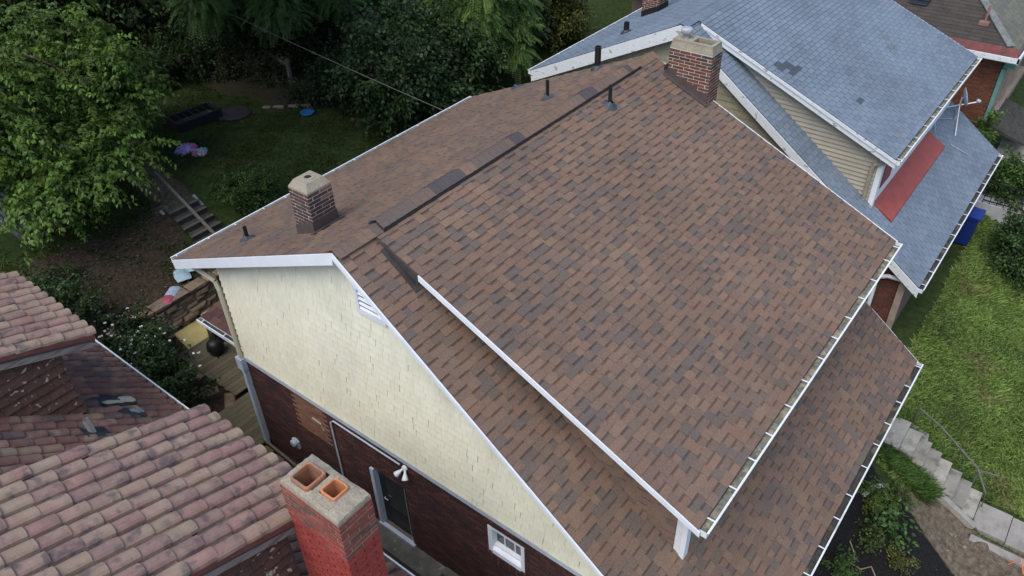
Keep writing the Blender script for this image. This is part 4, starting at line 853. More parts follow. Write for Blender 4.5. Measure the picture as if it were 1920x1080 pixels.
# loose flat stones edging the deck
fs_ = [(.45, 8.0), (.15, 8.4), (.0, 8.75), (-.2, 9.2), (.3, 7.4), (.5, 7.0), (.1, 7.7), (.62, 6.5), (.55, 6.15), (-.35, 9.5), (.25, 8.65)]
wd = ['flat sandstone slab beside the yellow plywood', 'flat stone between the shrub and the yellow plywood', 'small stone at the foot of the stone wall end', 'pale stone at the top of the flat stone edging by the shrub', 'reddish flat stone left of the deck corner', 'pale wedge shaped slab against the deck edge', 'broken flat stone by the deck corner', 'long pale stone lying along the deck edge', 'rusty stone tipped against the lower deck end', 'round pale stone next to the shrub top', 'thin stone leaning at the wall foot']
for i, (x, y) in enumerate(fs_):
    mb = MB(); mb.v, mb.f, mb.c = [list(q) for q in stoneproto(STN[(i*2) % 5], 40+i)]
    Mx = Matrix.Translation(F(x, y, -.02))@Matrix.Rotation(i*1.3, 4, 'Z')@Matrix.Diagonal((.38+.1*(i % 3), .26, .1, 1)); mb.v = [Mx@Vector(p) for p in mb.v]
    single(mb, 'edging_stone', m_stone, wd[i], 'stone', F(x, y), 'stones edging the rear deck')
# decks
WD = [(.13, .115, .075), (.15, .13, .085), (.115, .10, .066), (.14, .12, .08)]
WP = {i: boxproto(cc) for i, cc in enumerate(WD)}
dk = thing('upper_deck', 'weathered wooden deck under the rear porch roof beside the yellow plywood', 'deck', (2, 7, -6.95)); items = []
y = 5.75
while y < 8.05: o = Vector((.62+random.uniform(-.02, .02), y, -6.88)); items.append((random.randrange(4), frame(o, (1, 0, 0), (0, 1, 0), (0, 0, 1), 3.4, .132, .035), o+Vector((.5, .06, 0)))); y += .14
pieces(dk, 'deck_board', 'deck_boards', WP, items, m_wood)
dk2 = thing('lower_deck', 'lower wooden deck landing beside the brick wall downspout', 'deck', (.2, 5, -7.05)); items = []
y = 4.1
while y < 5.6: o = Vector((-.28+random.uniform(-.03, .03)+(.12 if y > 5.2 else 0), y, -6.96)); items.append((random.randrange(4), frame(o, (1, 0, 0), (0, 1, 0), (0, 0, 1), 1.5, .15, .035), o+Vector((.4, .06, 0)))); y += .158
pieces(dk2, 'deck_board', 'deck_boards', WP, items, m_wood)
st = thing('deck_steps', 'short wooden steps going down from the lower deck into the dark alley', 'steps', (-.2, 3.7, -7.2)); items = []
for i, (y, z) in enumerate(((3.78, -7.03), (3.44, -7.09), (3.08, -7.15))): o = Vector((-.45, y, z)); items.append((i, frame(o, (1, 0, 0), (0, 1, 0), (0, 0, 1), .6, .27, .035), o))
pieces(st, 'tread', 'treads', WP, items, m_wood)
mb = MB(); mb.beam((.18, 4.2, -6.88), (.16, 2.6, -7.06), .05, .05, WD[1]); build(mb, 'side_rail', m_wood, st)
mb = MB(); c0 = [(.93, 8.08, -6.86), (1.02, 8.82, -6.80), (2.2, 8.84, -6.80), (2.1, 8.08, -6.86)]; mb.prism(c0, (0, 0, .018), (.42, .35, .14))
single(mb, 'plywood_sheet', M('yellow_plywood', (.42, .34, .14), ns=3, nv=.12, ns2=20, nv2=.08), 'yellow plywood sheet lying between the stone wall and the deck', 'plywood', (1.5, 8.4, -6.9))
mb = MB(); mb.lathe((1.28, 7.35, -6.9), [(.0, .5), (.1, .5), (.19, .42), (.22, .25), (.16, .1), (.0, .05)], 14); mb.tube([(1.4, 7.3, -6.9), (1.15, 7.4, -6.7)], .03, 6); 
for an in (0, 2.1, 4.2): mb.tube([(1.28+.1*math.cos(an), 7.35+.1*math.sin(an), -6.7), (1.28+.24*math.cos(an), 7.35+.24*math.sin(an), -6.9)], .015, 5)
single(mb, 'kettle_grill', m_black, 'round black kettle grill standing on the upper deck', 'grill', (1.28, 7.35, -6.9), smooth=True)
mb = MB(); mb.prism([(1.45, 7.62, -6.89), (1.95, 7.55, -6.89), (2.0, 7.98, -6.89), (1.5, 8.02, -6.89)], (.02, 0, .4)); mb.prism([(1.42, 7.6, -6.49), (1.98, 7.53, -6.49), (2.03, 8.0, -6.49), (1.5, 8.05, -6.49)], (0, 0, .05))
single(mb, 'storage_box', m_black, 'black lidded box on the deck under the porch gutter', 'box', (1.7, 7.8, -6.9))
mb = MB(); mb.mesh([(.35*math.cos(t)*(1+.2*math.sin(3*t))-.25, .3*math.sin(t)+4.7, -7.0+z_) for z_, s_ in ((0, 1), ) for t in np.linspace(0, 2*math.pi, 14)[:-1]]+[(-.25, 4.7, -6.75)], [(i, (i+1) % 13, 13) for i in range(13)], (.3, .42, .52)); single(mb, 'tarp_bundle', m_plastic, 'pale blue plastic tarp bundle at the lower deck edge behind the tiles', 'tarp', (-.25, 4.7, -7.0))
# rear concrete stairs
rs = thing('garden_stairs', 'old concrete garden stairs climbing to the rear lawn with one wooden rail', 'stairs', (3.4, 10.3, -5.9)); items = []
mbp = {0: boxproto((.13, .12, .10)), 1: boxproto((.085, .075, .062))}
for i in range(7): 
    o = Vector((2.95, 11.28-i*.27, -4.93-i*.15-.165)); items.append((1, frame(o, (1, 0, 0), (0, -1, 0), (0, 0, 1), .9, .25, .165), o))
    items.append((0, frame(o+Vector((-.02, -.23, .165)), (1, 0, 0), (0, -1, 0), (0, 0, 1), .94, .08, .03), o))
pieces(rs, 'step', 'steps', mbp, items, m_step)
for xx in (2.86, 3.9):
    mb = MB(); mb.beam((xx, 11.35, -4.95), (xx, 9.4, -6.1), .08, .16); build(mb, 'stair_edge', m_concrete, rs)
mb = MB(); mb.beam((3.38, 12.0, -4.15), (3.3, 9.5, -5.3), .07, .06, (.15, .14, .12)); build(mb, 'handrail', m_wood, rs)
for yy, zz in ((11.95, -4.9), (9.6, -6.0)):
    mb = MB(); mb.beam((3.35, yy, zz-.1), (3.35, yy, zz+.72), .06, .06, (.14, .13, .11), up=(0, 1, 0)); build(mb, 'rail_post', m_wood, rs)
# soil bags
def bag(x, y, ang, l, w, cols, label):
    t = thing('soil_bag', label, 'bag', F(x, y), 'plastic soil bags on the stone wall'); K = 8; Rz = Matrix.Translation(F(x, y, .02))@Matrix.Rotation(ang, 4, 'Z'); mb = MB(); rnd = random.Random(int(x*100))
    vs = []; fs = []; cs = []
    for i in range(K+1):
        for j in range(6):
            u_, v_ = i/K-.5, j/5-.5; z = .085*max(0, (1-(2*u_)**4))*max(0, (1-(2*v_)**4))+rnd.uniform(0, .022); pinch = 1-.12*(abs(u_)*2)**3
            vs.append(Rz@Vector((u_*l, v_*w*pinch, z)))
    for i in range(K):
        for j in range(5): fs.append((i*6+j, (i+1)*6+j, (i+1)*6+j+1, i*6+j+1)); cs.append(cols[(0 if i < 3 else 1 if i < 5 and 0 < j < 4 else 2)])
    n = len(mb.v); mb.v += [tuple(p) for p in vs]; mb.f += fs; mb.c += cs; build(mb, 'bag_body', m_plastic, t, smooth=True)
bag(1.43, 9.15, .62, .78, .32, [(.30, .07, .10), (.35, .42, .52), (.38, .46, .56)], 'white plastic soil bag with red end lying along the stone wall top')
bag(2.05, 9.55, 1.25, .62, .40, [(.32, .44, .5), (.30, .42, .48), (.38, .5, .55)], 'pale blue plastic soil bag slumped nearest the red ended bag')
bag(2.50, 9.62, .7, .62, .44, [(.22, .36, .40), (.16, .13, .10), (.25, .42, .45)], 'teal and brown plastic bag partly under the rear eave')
# clothes, fire pit, lid, paddling toy, sticks, fence
def heap(x, y, sx, sy, hgt, cols, name, label, cat, mat=m_cloth, seed=1):
    r = random.Random(seed); mb = MB(); K = 9; P_ = [[Vector(F(x+(i/K-.5)*sx, y+(j/K-.5)*sy, .0)) for j in range(K+1)] for i in range(K+1)]
    for i in range(K+1):
        for j in range(K+1):
            d = math.hypot(i/K-.5, j/K-.5)*2; P_[i][j].z += max(0, (1-d*d))*hgt*r.uniform(.4, 1.2)+.02-(.06 if d > .95 else 0); P_[i][j].x += r.uniform(-.04, .04); P_[i][j].y += r.uniform(-.04, .04)
    for i in range(K):
        for j in range(K): mb.face([P_[i][j], P_[i+1][j], P_[i+1][j+1], P_[i][j+1]], cols[min(len(cols)-1, int(r.random()*.9+i/K*len(cols)*.9))])
    return single(mb, name, mat, label, cat, F(x, y))
heap(5.32, 13.75, .8, .6, .14, [(.33, .25, .55), (.40, .33, .6), (.45, .12, .3)], 'crumpled_blanket', 'crumpled lilac blanket lying on the rear lawn', 'blanket', seed=1)
heap(5.5, 13.25, .55, .5, .1, [(.45, .2, .3), (.45, .4, .45), (.12, .33, .32)], 'crumpled_towel', 'pink and teal crumpled towel beside the lilac blanket', 'towel', seed=2)
fp = thing('fire_pit', 'low rectangular black fire pit on the rear lawn', 'fire pit', F(6.75, 15.05)); mb = MB(); zf = h(6.75, 15)
def tilt(mb_, cx, cy, an): 
    Mx = Matrix.Translation((cx, cy, 0))@Matrix.Rotation(an, 4, 'Z'); mb_.v = [tuple(Mx@Vector(p)) for p in mb_.v]
mb.box((-.75, -.42, zf), (.75, -.36, zf+.32)); mb.box((-.75, .36, zf), (.75, .42, zf+.32)); mb.box((-.75, -.359, zf), (-.69, .359, zf+.32)); mb.box((.69, -.359, zf), (.75, .359, zf+.32)); tilt(mb, 6.6, 15.05, -.1); build(mb, 'frame', m_black, fp)
for i in range(7):
    mb = MB(); mb.tube([(-.68+.227*i-.0, -.36, zf+.28), (-.68+.227*i, .36, zf+.28)], .012, 5); tilt(mb, 6.6, 15.05, -.1); build(mb, 'grate_bar', m_dark, fp)
mb = MB(); mb.box((-.685, -.355, zf), (.685, .355, zf+.1)); tilt(mb, 6.6, 15.05, -.1); build(mb, 'ash_bed', m_gutdark, fp)
mb = MB(); zf = h(7.5, 14.6); mb.lathe((7.75, 14.55, zf), [(.55, 0), (.55, .03), (.45, .07), (0, .08)], 16); mb.prism([(7.1, 14.4, zf+.02), (7.7, 14.2, zf+.02), (7.9, 14.7, zf+.1), (7.3, 14.95, zf+.1)], (0, 0, .03))
single(mb, 'round_cover', m_dark, 'dark round cover lying beside the fire pit on the grass', 'cover', (7.7, 14.5, zf))
mb = MB(); p = F(9.2, 12.6); mb.lathe(p, [(.15, 0), (.22, .04), (.25, .10), (.2, .12), (.15, .06), (0, .05)], 16, (.025, .13, .33)); single(mb, 'sand_toy', m_plastic, 'small bright blue plastic bowl on the rear lawn edge', 'toy', p, smooth=True)
fe = thing('rail_fence', 'broken wooden rail fence with one post in the shade of the trees', 'fence', F(10.4, 14.8)); mb = MB(); mb.beam(F(10.37, 14.9, .75), F(10.9, 17.6, .62), .09, .09, (.2, .18, .15)); build(mb, 'rail', m_wood, fe)
mb = MB(); mb.beam(F(10.37, 14.8, -.1), F(10.37, 14.8, .95), .11, .11, (.13, .12, .1), up=(0, 1, 0)); build(mb, 'post', m_wood, fe)
mb = MB(); mb.tube([F(10.9, 18.9, .4), F(10.57, 17.9, .1)], .02, 5, (.4, .42, .45)); single(mb, 'white_stick', m_tone, 'thin white stick leaning at the shaded fence line', 'stick', F(10.6, 18))
ew = [(8.5, 14.1), (8.75, 13.85), (9.1, 13.5), (9.3, 13.3), (9.42, 13.2)]
for i, (x, y) in enumerate(ew):
    mb = MB(); mb.v, mb.f, mb.c = [list(q) for q in stoneproto((.2, .17, .13), 70+i)]
    Mx = Matrix.Translation(F(x, y, -.02))@Matrix.Rotation(-1.0, 4, 'Z')@Matrix.Diagonal((.3+.08*(i % 3), .13, .11, 1)); mb.v = [Mx@Vector(q) for q in mb.v]
    single(mb, 'edging_stone', m_stone, ('fifth narrow edging stone from the blue bowl', 'fourth narrow edging stone from the blue bowl', 'third narrow edging stone from the blue bowl', 'second narrow edging stone from the blue bowl', 'narrow edging stone nearest the blue bowl')[i], 'stone', F(x, y), 'stones along the rear lawn border')
# corrugated shed under the left tree
sh = thing('garden_shed', 'grey blue corrugated shed roof half hidden under the left tree', 'shed', F(.6, 13.3)); mb = MB(); K = 30; sx0, sx1 = -.3, 1.5
vs = []; zs = h(.6, 13)+.75
for i in range(K+1):
    x = sx0+(sx1-sx0)*i/K; z = zs+.03*(i % 2); vs += [(x, 12.55, z-.35), (x, 14.6, z+.15)]
mb.mesh(vs, [(2*i, 2*i+2, 2*i+3, 2*i+1) for i in range(K)], (.085, .105, .14)); build(mb, 'corrugated_roof', m_tone, sh)
mb = MB(); mb.box((sx0+.15, 12.7, zs-1.3), (sx1-.15, 14.5, zs-.36)); build(mb, 'shed_wall', m_flash, sh)
# front steps, walk, rail
fsn = thing('front_steps', 'grey concrete front steps descending beside the lawn', 'steps', (9.85, -8, -9)); items = []
CP = {i: boxproto(cc) for i, cc in enumerate(((.33, .31, .265), (.27, .25, .215), (.235, .22, .19)))}
for i in range(7):
    o = Vector((9.36, -7.1-i*.27, -8.06-i*.165-.2)); items.append((i % 3, frame(o, (1, 0, 0), (0, -1, 0), (0, 0, 1), .86, .30, .2), o))
o = Vector((9.3, -6.3, -8.08)); items.append((0, frame(o, (1, 0, 0), (0, -1, 0), (0, 0, 1), 1.0, .795, .12), o))
o = Vector((9.25, -5.4, -7.86)); items.append((2, frame(o, (1, 0, 0), (0, -1, 0), (0, 0, 1), 1.1, .89, .2), o))
pieces(fsn, 'step', 'steps', CP, items, m_step)
mb = MB(); mb.beam((9.26, -7.6, -8.50), (9.26, -9.05, -9.30), .14, .3); build(mb, 'side_kerb', m_concrete, fsn)
mb = MB(); mb.beam((10.33, -7.05, -8.2), (10.4, -7.5, -8.4), .28, .22); build(mb, 'corner_block', m_concrete, fsn)
for i, (y0_, y1_) in enumerate(((-9.05, -9.75), (-9.77, -11.2), (-11.22, -12.6))):
    mb = MB(); mb.box((9.3-.02*i, y1_, -9.5-.03*i), (10.15, y0_, -9.27-.03*i)); o = build(mb, 'path', m_concrete, None, 'structure')
mb = MB(); mb.box((8.85, -13, -9.6), (9.05, -9.1, -9.24)); build(mb, 'kerb', m_concrete, None, 'structure')
hrl = thing('garden_handrail', 'bent grey pipe handrail standing in the grass beside the front steps', 'handrail', (10.7, -8.5, -9)); mb = MB()
mb.tube([(10.55, -7.12, -7.65), (10.45, -7.7, -7.85), (10.25, -8.75, -8.45), (10.5, -9.15, -8.62)], .023, 8); mb.tube([(10.27, -8.7, -8.42), (9.95, -9.05, -8.75), (9.95, -9.1, -9.2)], .021, 8); build(mb, 'rail', m_pipe, hrl)
for p, q in (((10.55, -7.12, -7.65), (10.55, -7.12, -8.6)), ((10.25, -8.75, -8.45), (10.25, -8.75, -9.3))):
    mb = MB(); mb.tube([p, q], .02, 8); build(mb, 'post', m_pipe, hrl)
mb = MB(); mb.tube([F(7.55, -6.9, .06), F(7.95, -7.0, .07), F(8.2, -7.15, .05)], .05, 8, (.55, .55, .53)); single(mb, 'drain_pipe', m_plastic, 'short white drain pipe lying on the dark mulch', 'pipe', F(7.9, -7, .05))
mb = MB(); mb.tube([F(6.3, -7.05, .04), F(6.1, -7.25, .05), F(5.85, -7.2, .05), F(5.95, -7.45, .04), F(6.2, -7.6, .05), F(6.0, -7.85, .04), F(5.7, -7.7, .05), F(5.5, -7.95, .04)], .014, 6, (.28, .2, .12)); single(mb, 'garden_hose', m_plastic, 'tan garden hose curling over the black mulch bed', 'hose', F(6, -7.4, .04))
mb = MB(); mb.tube([F(8.75, -9.95, .0), F(8.8, -10.1, .3), F(8.65, -10.25, .05)], .012, 5, (.8, .2, .05)); single(mb, 'orange_marker', m_plastic, 'thin orange marker wire in the dirt at the bottom right corner', 'marker', F(8.75, -10.1))
gv = MB()
for i in range(90):
    x, y = random.uniform(6.8, 9), random.uniform(-11.5, -8.4); q = MB(); q.v, q.f, q.c = [list(z_) for z_ in stoneproto((.22, .2, .165), 200+i)]; s_ = random.uniform(.012, .045)*(2 if i % 20 == 0 else 1)
    Mx = Matrix.Translation(F(x, y, .02))@Matrix.Rotation(i*1.3, 4, 'Z')@Matrix.Diagonal((s_, s_*.8, s_*.5, 1)); n_ = len(gv.v); gv.v += [tuple(Mx@Vector(p)) for p in q.v]; gv.f += [tuple(k_+n_ for k_ in f_) for f_ in q.f]; gv.c += q.c
build(gv, 'gravel', m_stone, None, 'stuff')
# bin, porch fence, far steps
bn = thing('wheeled_bin', 'blue wheeled rubbish bin under the blue roof gutter', 'bin', F(18.55, -6.05)); p = Vector(F(18.55, -6.05)); mb = MB(); w0, w1 = .24, .30
mb.mesh([p+Vector((sx*w0, sy*w0, .05)) for sx, sy in ((-1, -1), (1, -1), (1, 1), (-1, 1))]+[p+Vector((sx*w1, sy*w1, 1.0)) for sx, sy in ((-1, -1), (1, -1), (1, 1), (-1, 1))], [(0, 1, 5, 4), (1, 2, 6, 5), (2, 3, 7, 6), (3, 0, 4, 7), (4, 5, 6, 7), (3, 2, 1, 0)], (.01, .025, .14)); build(mb, 'body', m_plastic, bn)
mb = MB(); mb.prism([p+Vector((-.33, -.35, 1.0)), p+Vector((.33, -.35, 1.0)), p+Vector((.33, .33, 1.04)), p+Vector((-.33, .33, 1.04))], (0, 0, .06), (.012, .03, .2)); build(mb, 'lid', m_plastic, bn)
for s in (-1, 1): mb = MB(); mb.lathe(p+Vector((s*.22, .25, .1)), [(0, -.03), (.1, -.03), (.1, .03), (0, .03)], 12, axis=(1, 0, 0)); build(mb, 'wheel', m_black, bn)
pf = thing('porch_railing', 'black metal railing on a pale concrete landing beyond the blue roof', 'railing', (21.6, -6.6, -7.3)); mb = MB(); mb.box((20.6, -7.6, -7.95), (22.6, -5.9, -7.35)); build(mb, 'landing', M('pale_concrete', (.45, .45, .46), ns=4, nv=.15), pf)
for yy in (-7.5,):
    mb = MB(); mb.beam((20.65, yy, -6.6), (22.5, yy, -6.6), .04, .04); mb.beam((20.65, yy, -7.25), (22.5, yy, -7.25), .03, .03); mb.beam((20.65, -7.5, -6.6), (20.65, -6.1, -6.6), .04, .04); mb.beam((20.65, -7.5, -7.25), (20.65, -6.1, -7.25), .03, .03); build(mb, 'rail', m_black, pf)
for i in range(8): mb = MB(); mb.beam((20.65, -7.5+.2*i, -7.35), (20.65, -7.5+.2*i, -6.6), .02, .02, up=(0, 1, 0)); build(mb, 'baluster', m_black, pf)
for i in range(8): mb = MB(); mb.beam((20.85+.22*i, -7.5, -7.35), (20.85+.22*i, -7.5, -6.6), .02, .02, up=(0, 1, 0)); build(mb, 'baluster', m_black, pf)
fs3 = thing('side_stairs', 'tan concrete stairs at the far right beyond the blue roof', 'stairs', (23.4, -6.5, -7.8)); items = []
for i in range(6): o = Vector((22.9+i*.28, -7.6, -8.2)); items.append((i % 3, frame(o, (1, 0, 0), (0, 1, 0), (0, 0, 1), .28, 1.9, .55+i*.17), o))
pieces(fs3, 'step', 'steps', {i: boxproto(cc) for i, cc in enumerate(((.30, .25, .19), (.27, .225, .17), (.33, .28, .21)))}, items, m_concrete)

# ================================================================== VEGETATION
def leafquads(C, D, N_, ln, wd):
    """rhombus leaves: C base (n,3), D direction, N_ normal"""
    S = np.cross(D, N_); S /= np.linalg.norm(S, axis=1)[:, None]+1e-9
    ln = np.asarray(ln)[:, None]; wd = np.asarray(wd)[:, None]
    return np.stack([C, C+D*ln*.45+S*wd*.5+N_*ln*.02, C+D*ln-N_*ln*.12, C+D*ln*.45-S*wd*.5+N_*ln*.02], 1)
def unit(v): return v/(np.linalg.norm(v, axis=1)[:, None]+1e-9)
def colr(n, base, sp=.25, yel=.3):
    b = np.array(base)[None]*(1+rng.normal(0, sp, (n, 1))); y = rng.random((n, 1))*yel; b = b*np.array([1, 1, 1])+y*np.array([[.03, .02, -.005]]); return np.clip(b, .004, .6)
def tree(name, label, base, trunk_h, tr, blobs, nleaf, lsize, col, group=None, frond=False, tipcol=None, limbs=True, cat='tree', gap=.9):
    """blobs: list of (centre, radii, weight)"""
    t = thing(name, label, cat, base, group); bp = Vector(base)
    if trunk_h:
        top = bp+Vector((random.uniform(-.3, .3), random.uniform(-.3, .3), trunk_h)); mb = MB(); mb.tube([bp-Vector((0, 0, .3)), bp.lerp(top, .5)+Vector((.1, .05, 0)), top], tr, 9, r1=tr*.55); build(mb, 'trunk', m_bark, t, smooth=True)
        if limbs:
            for cen, rad, w in blobs[:8]: 
                mb = MB(); e = Vector(cen); q = bp.lerp(top, random.uniform(.5, 1)); mb.tube([q, q.lerp(e, .5)+Vector((0, 0, .3)), e], tr*.4, 6, r1=tr*.1); build(mb, 'limb', m_bark, t, smooth=True)
    Q = []; CC = []; W = sum(b_[2] for b_ in blobs)
    for cen, rad, w in blobs:
        n = int(nleaf*w/W); cen = np.array(cen); rad = np.array(rad)*np.ones(3)
        nc = max(3, n//(40 if not frond else 1))
        if not frond:
            # twig clusters on the blob's shell, leaves round each twig
            d = unit(rng.normal(size=(nc, 3))); rr = rng.random((nc, 1))**.4; tw = cen+d*rad*rr
            td = unit(d*.7+rng.normal(size=(nc, 3))*.5+np.array([[0, 0, -.15]])); k = rng.integers(0, nc, n)
            tl = rng.random((n, 1)); P_ = tw[k]+td[k]*tl*lsize*5+rng.normal(size=(n, 3))*lsize*.7
            D = unit(td[k]*.8+rng.normal(size=(n, 3))*.7+np.array([[0, 0, -.35]])); N_ = unit(rng.normal(size=(n, 3))*.6+np.array([[0, 0, 1.]])); N_ = unit(N_-D*(N_*D).sum(1)[:, None])
            s = lsize*rng.uniform(.6, 1.25, n); Q.append(leafquads(P_, D, N_, s, s*.62)); CC.append(colr(n, col)*(1+.25*rng.normal(size=(nc, 1)))[k].clip(.5, 1.6))
        else:
            nf = n//22; d = unit(rng.normal(size=(nf, 3))+np.array([[0, 0, .25]])); st = cen+d*rad*(rng.random((nf, 1))**.35)
            out = unit(d*np.array([[1, 1, .2]])+rng.normal(size=(nf, 3))*.35); L_ = rng.uniform(.45, .85, (nf, 1))*lsize*6
            cf = colr(nf, col)*(1+.25*rng.normal(size=(nf, 1))).clip(.5, 1.6)
            for i in range(11):
                s_ = (i+1)/11; P_ = st+out*L_*s_-np.array([[0, 0, 1.]])*L_*.55*s_**2; tg = unit(out-np.array([[0, 0, 1.]])*1.1*s_); sd_ = unit(np.cross(tg, np.array([[0, 0, 1.]])))
                for sg in (-1, 1):
                    D = unit(sd_*sg+tg*.45-np.array([[0, 0, .35]])); N_ = unit(np.cross(D, tg)*sg+rng.normal(size=(nf, 3))*.15); N_ = np.where(N_[:, 2:] < 0, -N_, N_); s = lsize*(1.0-.35*abs(s_-.45))*rng.uniform(.85, 1.15, nf); Q.append(leafquads(P_, D, N_, s, s*.33)); CC.append(cf*rng.uniform(.85, 1.15, (nf, 1)))
    V = np.concatenate(Q)-np.array(base); link('crown' if trunk_h else 'foliage', quadmesh('crown', V, np.concatenate(CC).clip(.004, .6), m_leaf), t, base)
    return t
def cloud(cen, R_, n, br, seed):
    """n blobs spread on an ellipsoid of radii R_"""
    r = np.random.default_rng(seed); out = []
    for i in range(n):
        d = r.normal(size=3); d /= np.linalg.norm(d); out.append((tuple(np.array(cen)+d*np.array(R_)*r.uniform(.45, 1)), np.array([1, 1, .7])*br*r.uniform(.6, 1.25), r.uniform(.6, 1.3)))
    return out
G2 = (.036, .072, .024); G4 = (.038, .076, .024)
def layer(cen, R_, n, br, seed, flat=.4):
    return [(c_, np.array([br, br, br*flat])*w_, w_) for c_, r_, w_ in cloud(cen, R_, n, br, seed)]
def spray_tree(name, label, base, trunk_h, tr, vols, nspray, lsize, col, cat='tree'):
    """leafy twigs: every spray is a drooping twig with alternate leaves"""
    t = thing(name, label, cat, base); bp = Vector(base); top = bp+Vector((.1, -.1, trunk_h)); mb = MB(); mb.tube([bp-Vector((0, 0, .3)), bp.lerp(top, .5)+Vector((.1, .05, 0)), top], tr, 9, r1=tr*.55); build(mb, 'trunk', m_bark, t, smooth=True)
    for cen, rad, w in vols[:9]:
        mb = MB(); e = Vector(cen); q = bp.lerp(top, random.uniform(.55, 1)); mb.tube([q, q.lerp(e, .5)+Vector((0, 0, .35)), e], tr*.38, 6, r1=tr*.08); build(mb, 'limb', m_bark, t, smooth=True)
    Q = []; CC = []; W = sum(v[2] for v in vols); tw = MB()
    for cen, rad, w in vols:
        n = int(nspray*w/W); d = unit(rng.normal(size=(n, 3))); c0 = np.array(cen); st = c0+d*np.array(rad)*(rng.random((n, 1))**.45)
        out = unit((d*np.array([[1, 1, .35]])+rng.normal(size=(n, 3))*.45)); L_ = rng.uniform(.5, 1.15, (n, 1)); cs = colr(n, col, .22, .6)*rng.uniform(.75, 1.3, (n, 1)); K = 17
        for i in range(K):
            s_ = (i+.5)/K; P_ = st+out*L_*s_-np.array([[0, 0, 1.]])*L_*.42*s_**2+rng.normal(size=(n, 3))*.03
            tg = unit(out-np.array([[0, 0, 1.]])*.84*s_); sd_ = unit(np.cross(tg, np.array([[0, 0, 1.]])))
            for sg in (-1, 1):
                D = unit(sd_*sg*.9+tg*.65-np.array([[0, 0, .45]])+rng.normal(size=(n, 3))*.35); N_ = unit(np.array([[0, 0, 1.]])+rng.normal(size=(n, 3))*.45); N_ = unit(N_-D*(N_*D).sum(1)[:, None])
                sz = lsize*rng.uniform(.55, 1.2, n)*(1.1-.35*s_); Q.append(leafquads(P_, D, N_, sz, sz*.55)); CC.append(cs*rng.uniform(.85, 1.15, (n, 1))*(.9+.25*s_))
    link('crown', quadmesh('crown', np.concatenate(Q)-np.array(base), np.concatenate(CC).clip(.004, .6), m_leaf), t, base)
    return t
spray_tree('broadleaf_tree', 'bright green broadleaf tree overhanging the shed at the top left', F(1.6, 16.2), 3.6, .22, layer((1.5, 15.6, -1.9), (3.4, 3.0, 2.0), 60, .75, 3, .5)+layer((3.6, 13.9, -2.2), (1.3, 1.0, .8), 12, .5, 4, .5)+layer((1.3, 12.3, -2.9), (2.3, 1.0, .7), 14, .45, 41, .5)+layer((.3, 11.9, -3.3), (1.3, .7, .4), 7, .4, 42, .5), 1950, .17, (.085, .155, .028))
tree('added_canopy_tree', 'tall tree with an unseen high crown added to shade the rear lawn', F(13.2, 17.6), 7.5, .3, cloud((9.6, 15.2, 3.2), (4.8, 3.8, 1.5), 44, 1.2, 50)+cloud((5.5, 13.2, 3.4), (2.5, 2.6, 1.0), 16, 1.0, 52)+cloud((1.5, 9.8, 4.2), (2.8, 1.5, .9), 16, 1.0, 53), 40000, .34, (.05, .09, .018))  # crown sits above the view, added to block skylight over the yard
tree('walnut_tree', 'tall tree with bright drooping fronds behind the far end of the brown roof', F(15.6, 11.2), 5.5, .22, cloud((15.2, 10.0, -2.4), (1.8, 1.0, 1.4), 20, .7, 5)+[((15.9, 9.0, -3.2), (.7, .6, .7), .9), ((14.6, 9.3, -3.0), (.7, .6, .7), .9), ((16.3, 9.4, -2.6), (.7, .7, .8), .9), ((15.6, 8.8, -3.9), (.6, .5, .6), .6)], 120000, .12, (.095, .17, .034), frond=True)
tree('walnut_tree', 'drooping frond tree above the middle of the rear lawn', F(11.8, 19.4), 5.5, .25, cloud((11.4, 17.0, -1.3), (2.8, 1.8, 1.2), 18, .9, 6)+[((10.4, 14.6, -2.0), (.9, .7, .7), 1.0), ((12.6, 14.2, -1.9), (.9, .8, .7), 1.0)], 120000, .13, (.06, .115, .026), frond=True)
tree('dark_tree', 'dense dark green tree filling the shade behind the brown rear roof', F(12.2, 10.8), 2.2, .2, cloud((11.8, 10.6, -3.4), (2.0, 1.7, 1.4), 34, .75, 8)+cloud((13.4, 9.6, -3.6), (1.2, 1.0, 1.2), 12, .6, 81), 46000, .15, G2)
tree('dark_tree', 'dark tree in the deep shade behind the rail fence', F(14.2, 20.5), 6, .28, cloud((13.6, 17.6, -1.8), (3.2, 2.5, 2.6), 34, 1.1, 9), 46000, .18, G2)
tree('dark_tree', 'dark leafy tree at the top between the broadleaf tree and the fronds', F(8.5, 24.0), 5, .25, cloud((8.6, 22.4, -1.8), (3.2, 2.2, 2.6), 28, 1.2, 10), 42000, .19, G4)
tree('dark_tree', 'dark tree behind the broadleaf tree at the upper left corner', F(3.8, 23.0), 5, .25, cloud((4.2, 22.2, -1.6), (3.4, 2.2, 2.6), 28, 1.2, 11), 42000, .19, G4)
tree('conifer_shrub', 'yellow green arborvitae at the blue roof rear corner', F(20.3, 10.4), 0, .1, cloud((20.3, 10.4, -4.2), (.8, .8, 1.9), 22, .55, 12), 20000, .12, (.085, .10, .02), cat='shrub')
tree('dark_tree', 'dark green tree between the bright fronds and the arborvitae', F(18.2, 12.6), 4.5, .22, cloud((18.0, 11.6, -2.9), (1.7, 1.3, 2.2), 24, .9, 13), 32000, .17, (.028, .055, .02))
tree('dark_tree', 'dark tree at the very top behind the bright fronds', F(19.5, 19.5), 5, .25, cloud((19.2, 18.4, -1.2), (3.4, 2.6, 2.8), 24, 1.2, 14), 34000, .19, (.03, .058, .018))
tree('dark_shrub', 'low dark shrub under the trees at the rear lawn corner', F(10.8, 12.6), 0, .1, cloud((11.0, 12.6, -4.4), (1.5, 1.2, .8), 18, .6, 15), 18000, .13, (.022, .045, .016), cat='shrub')
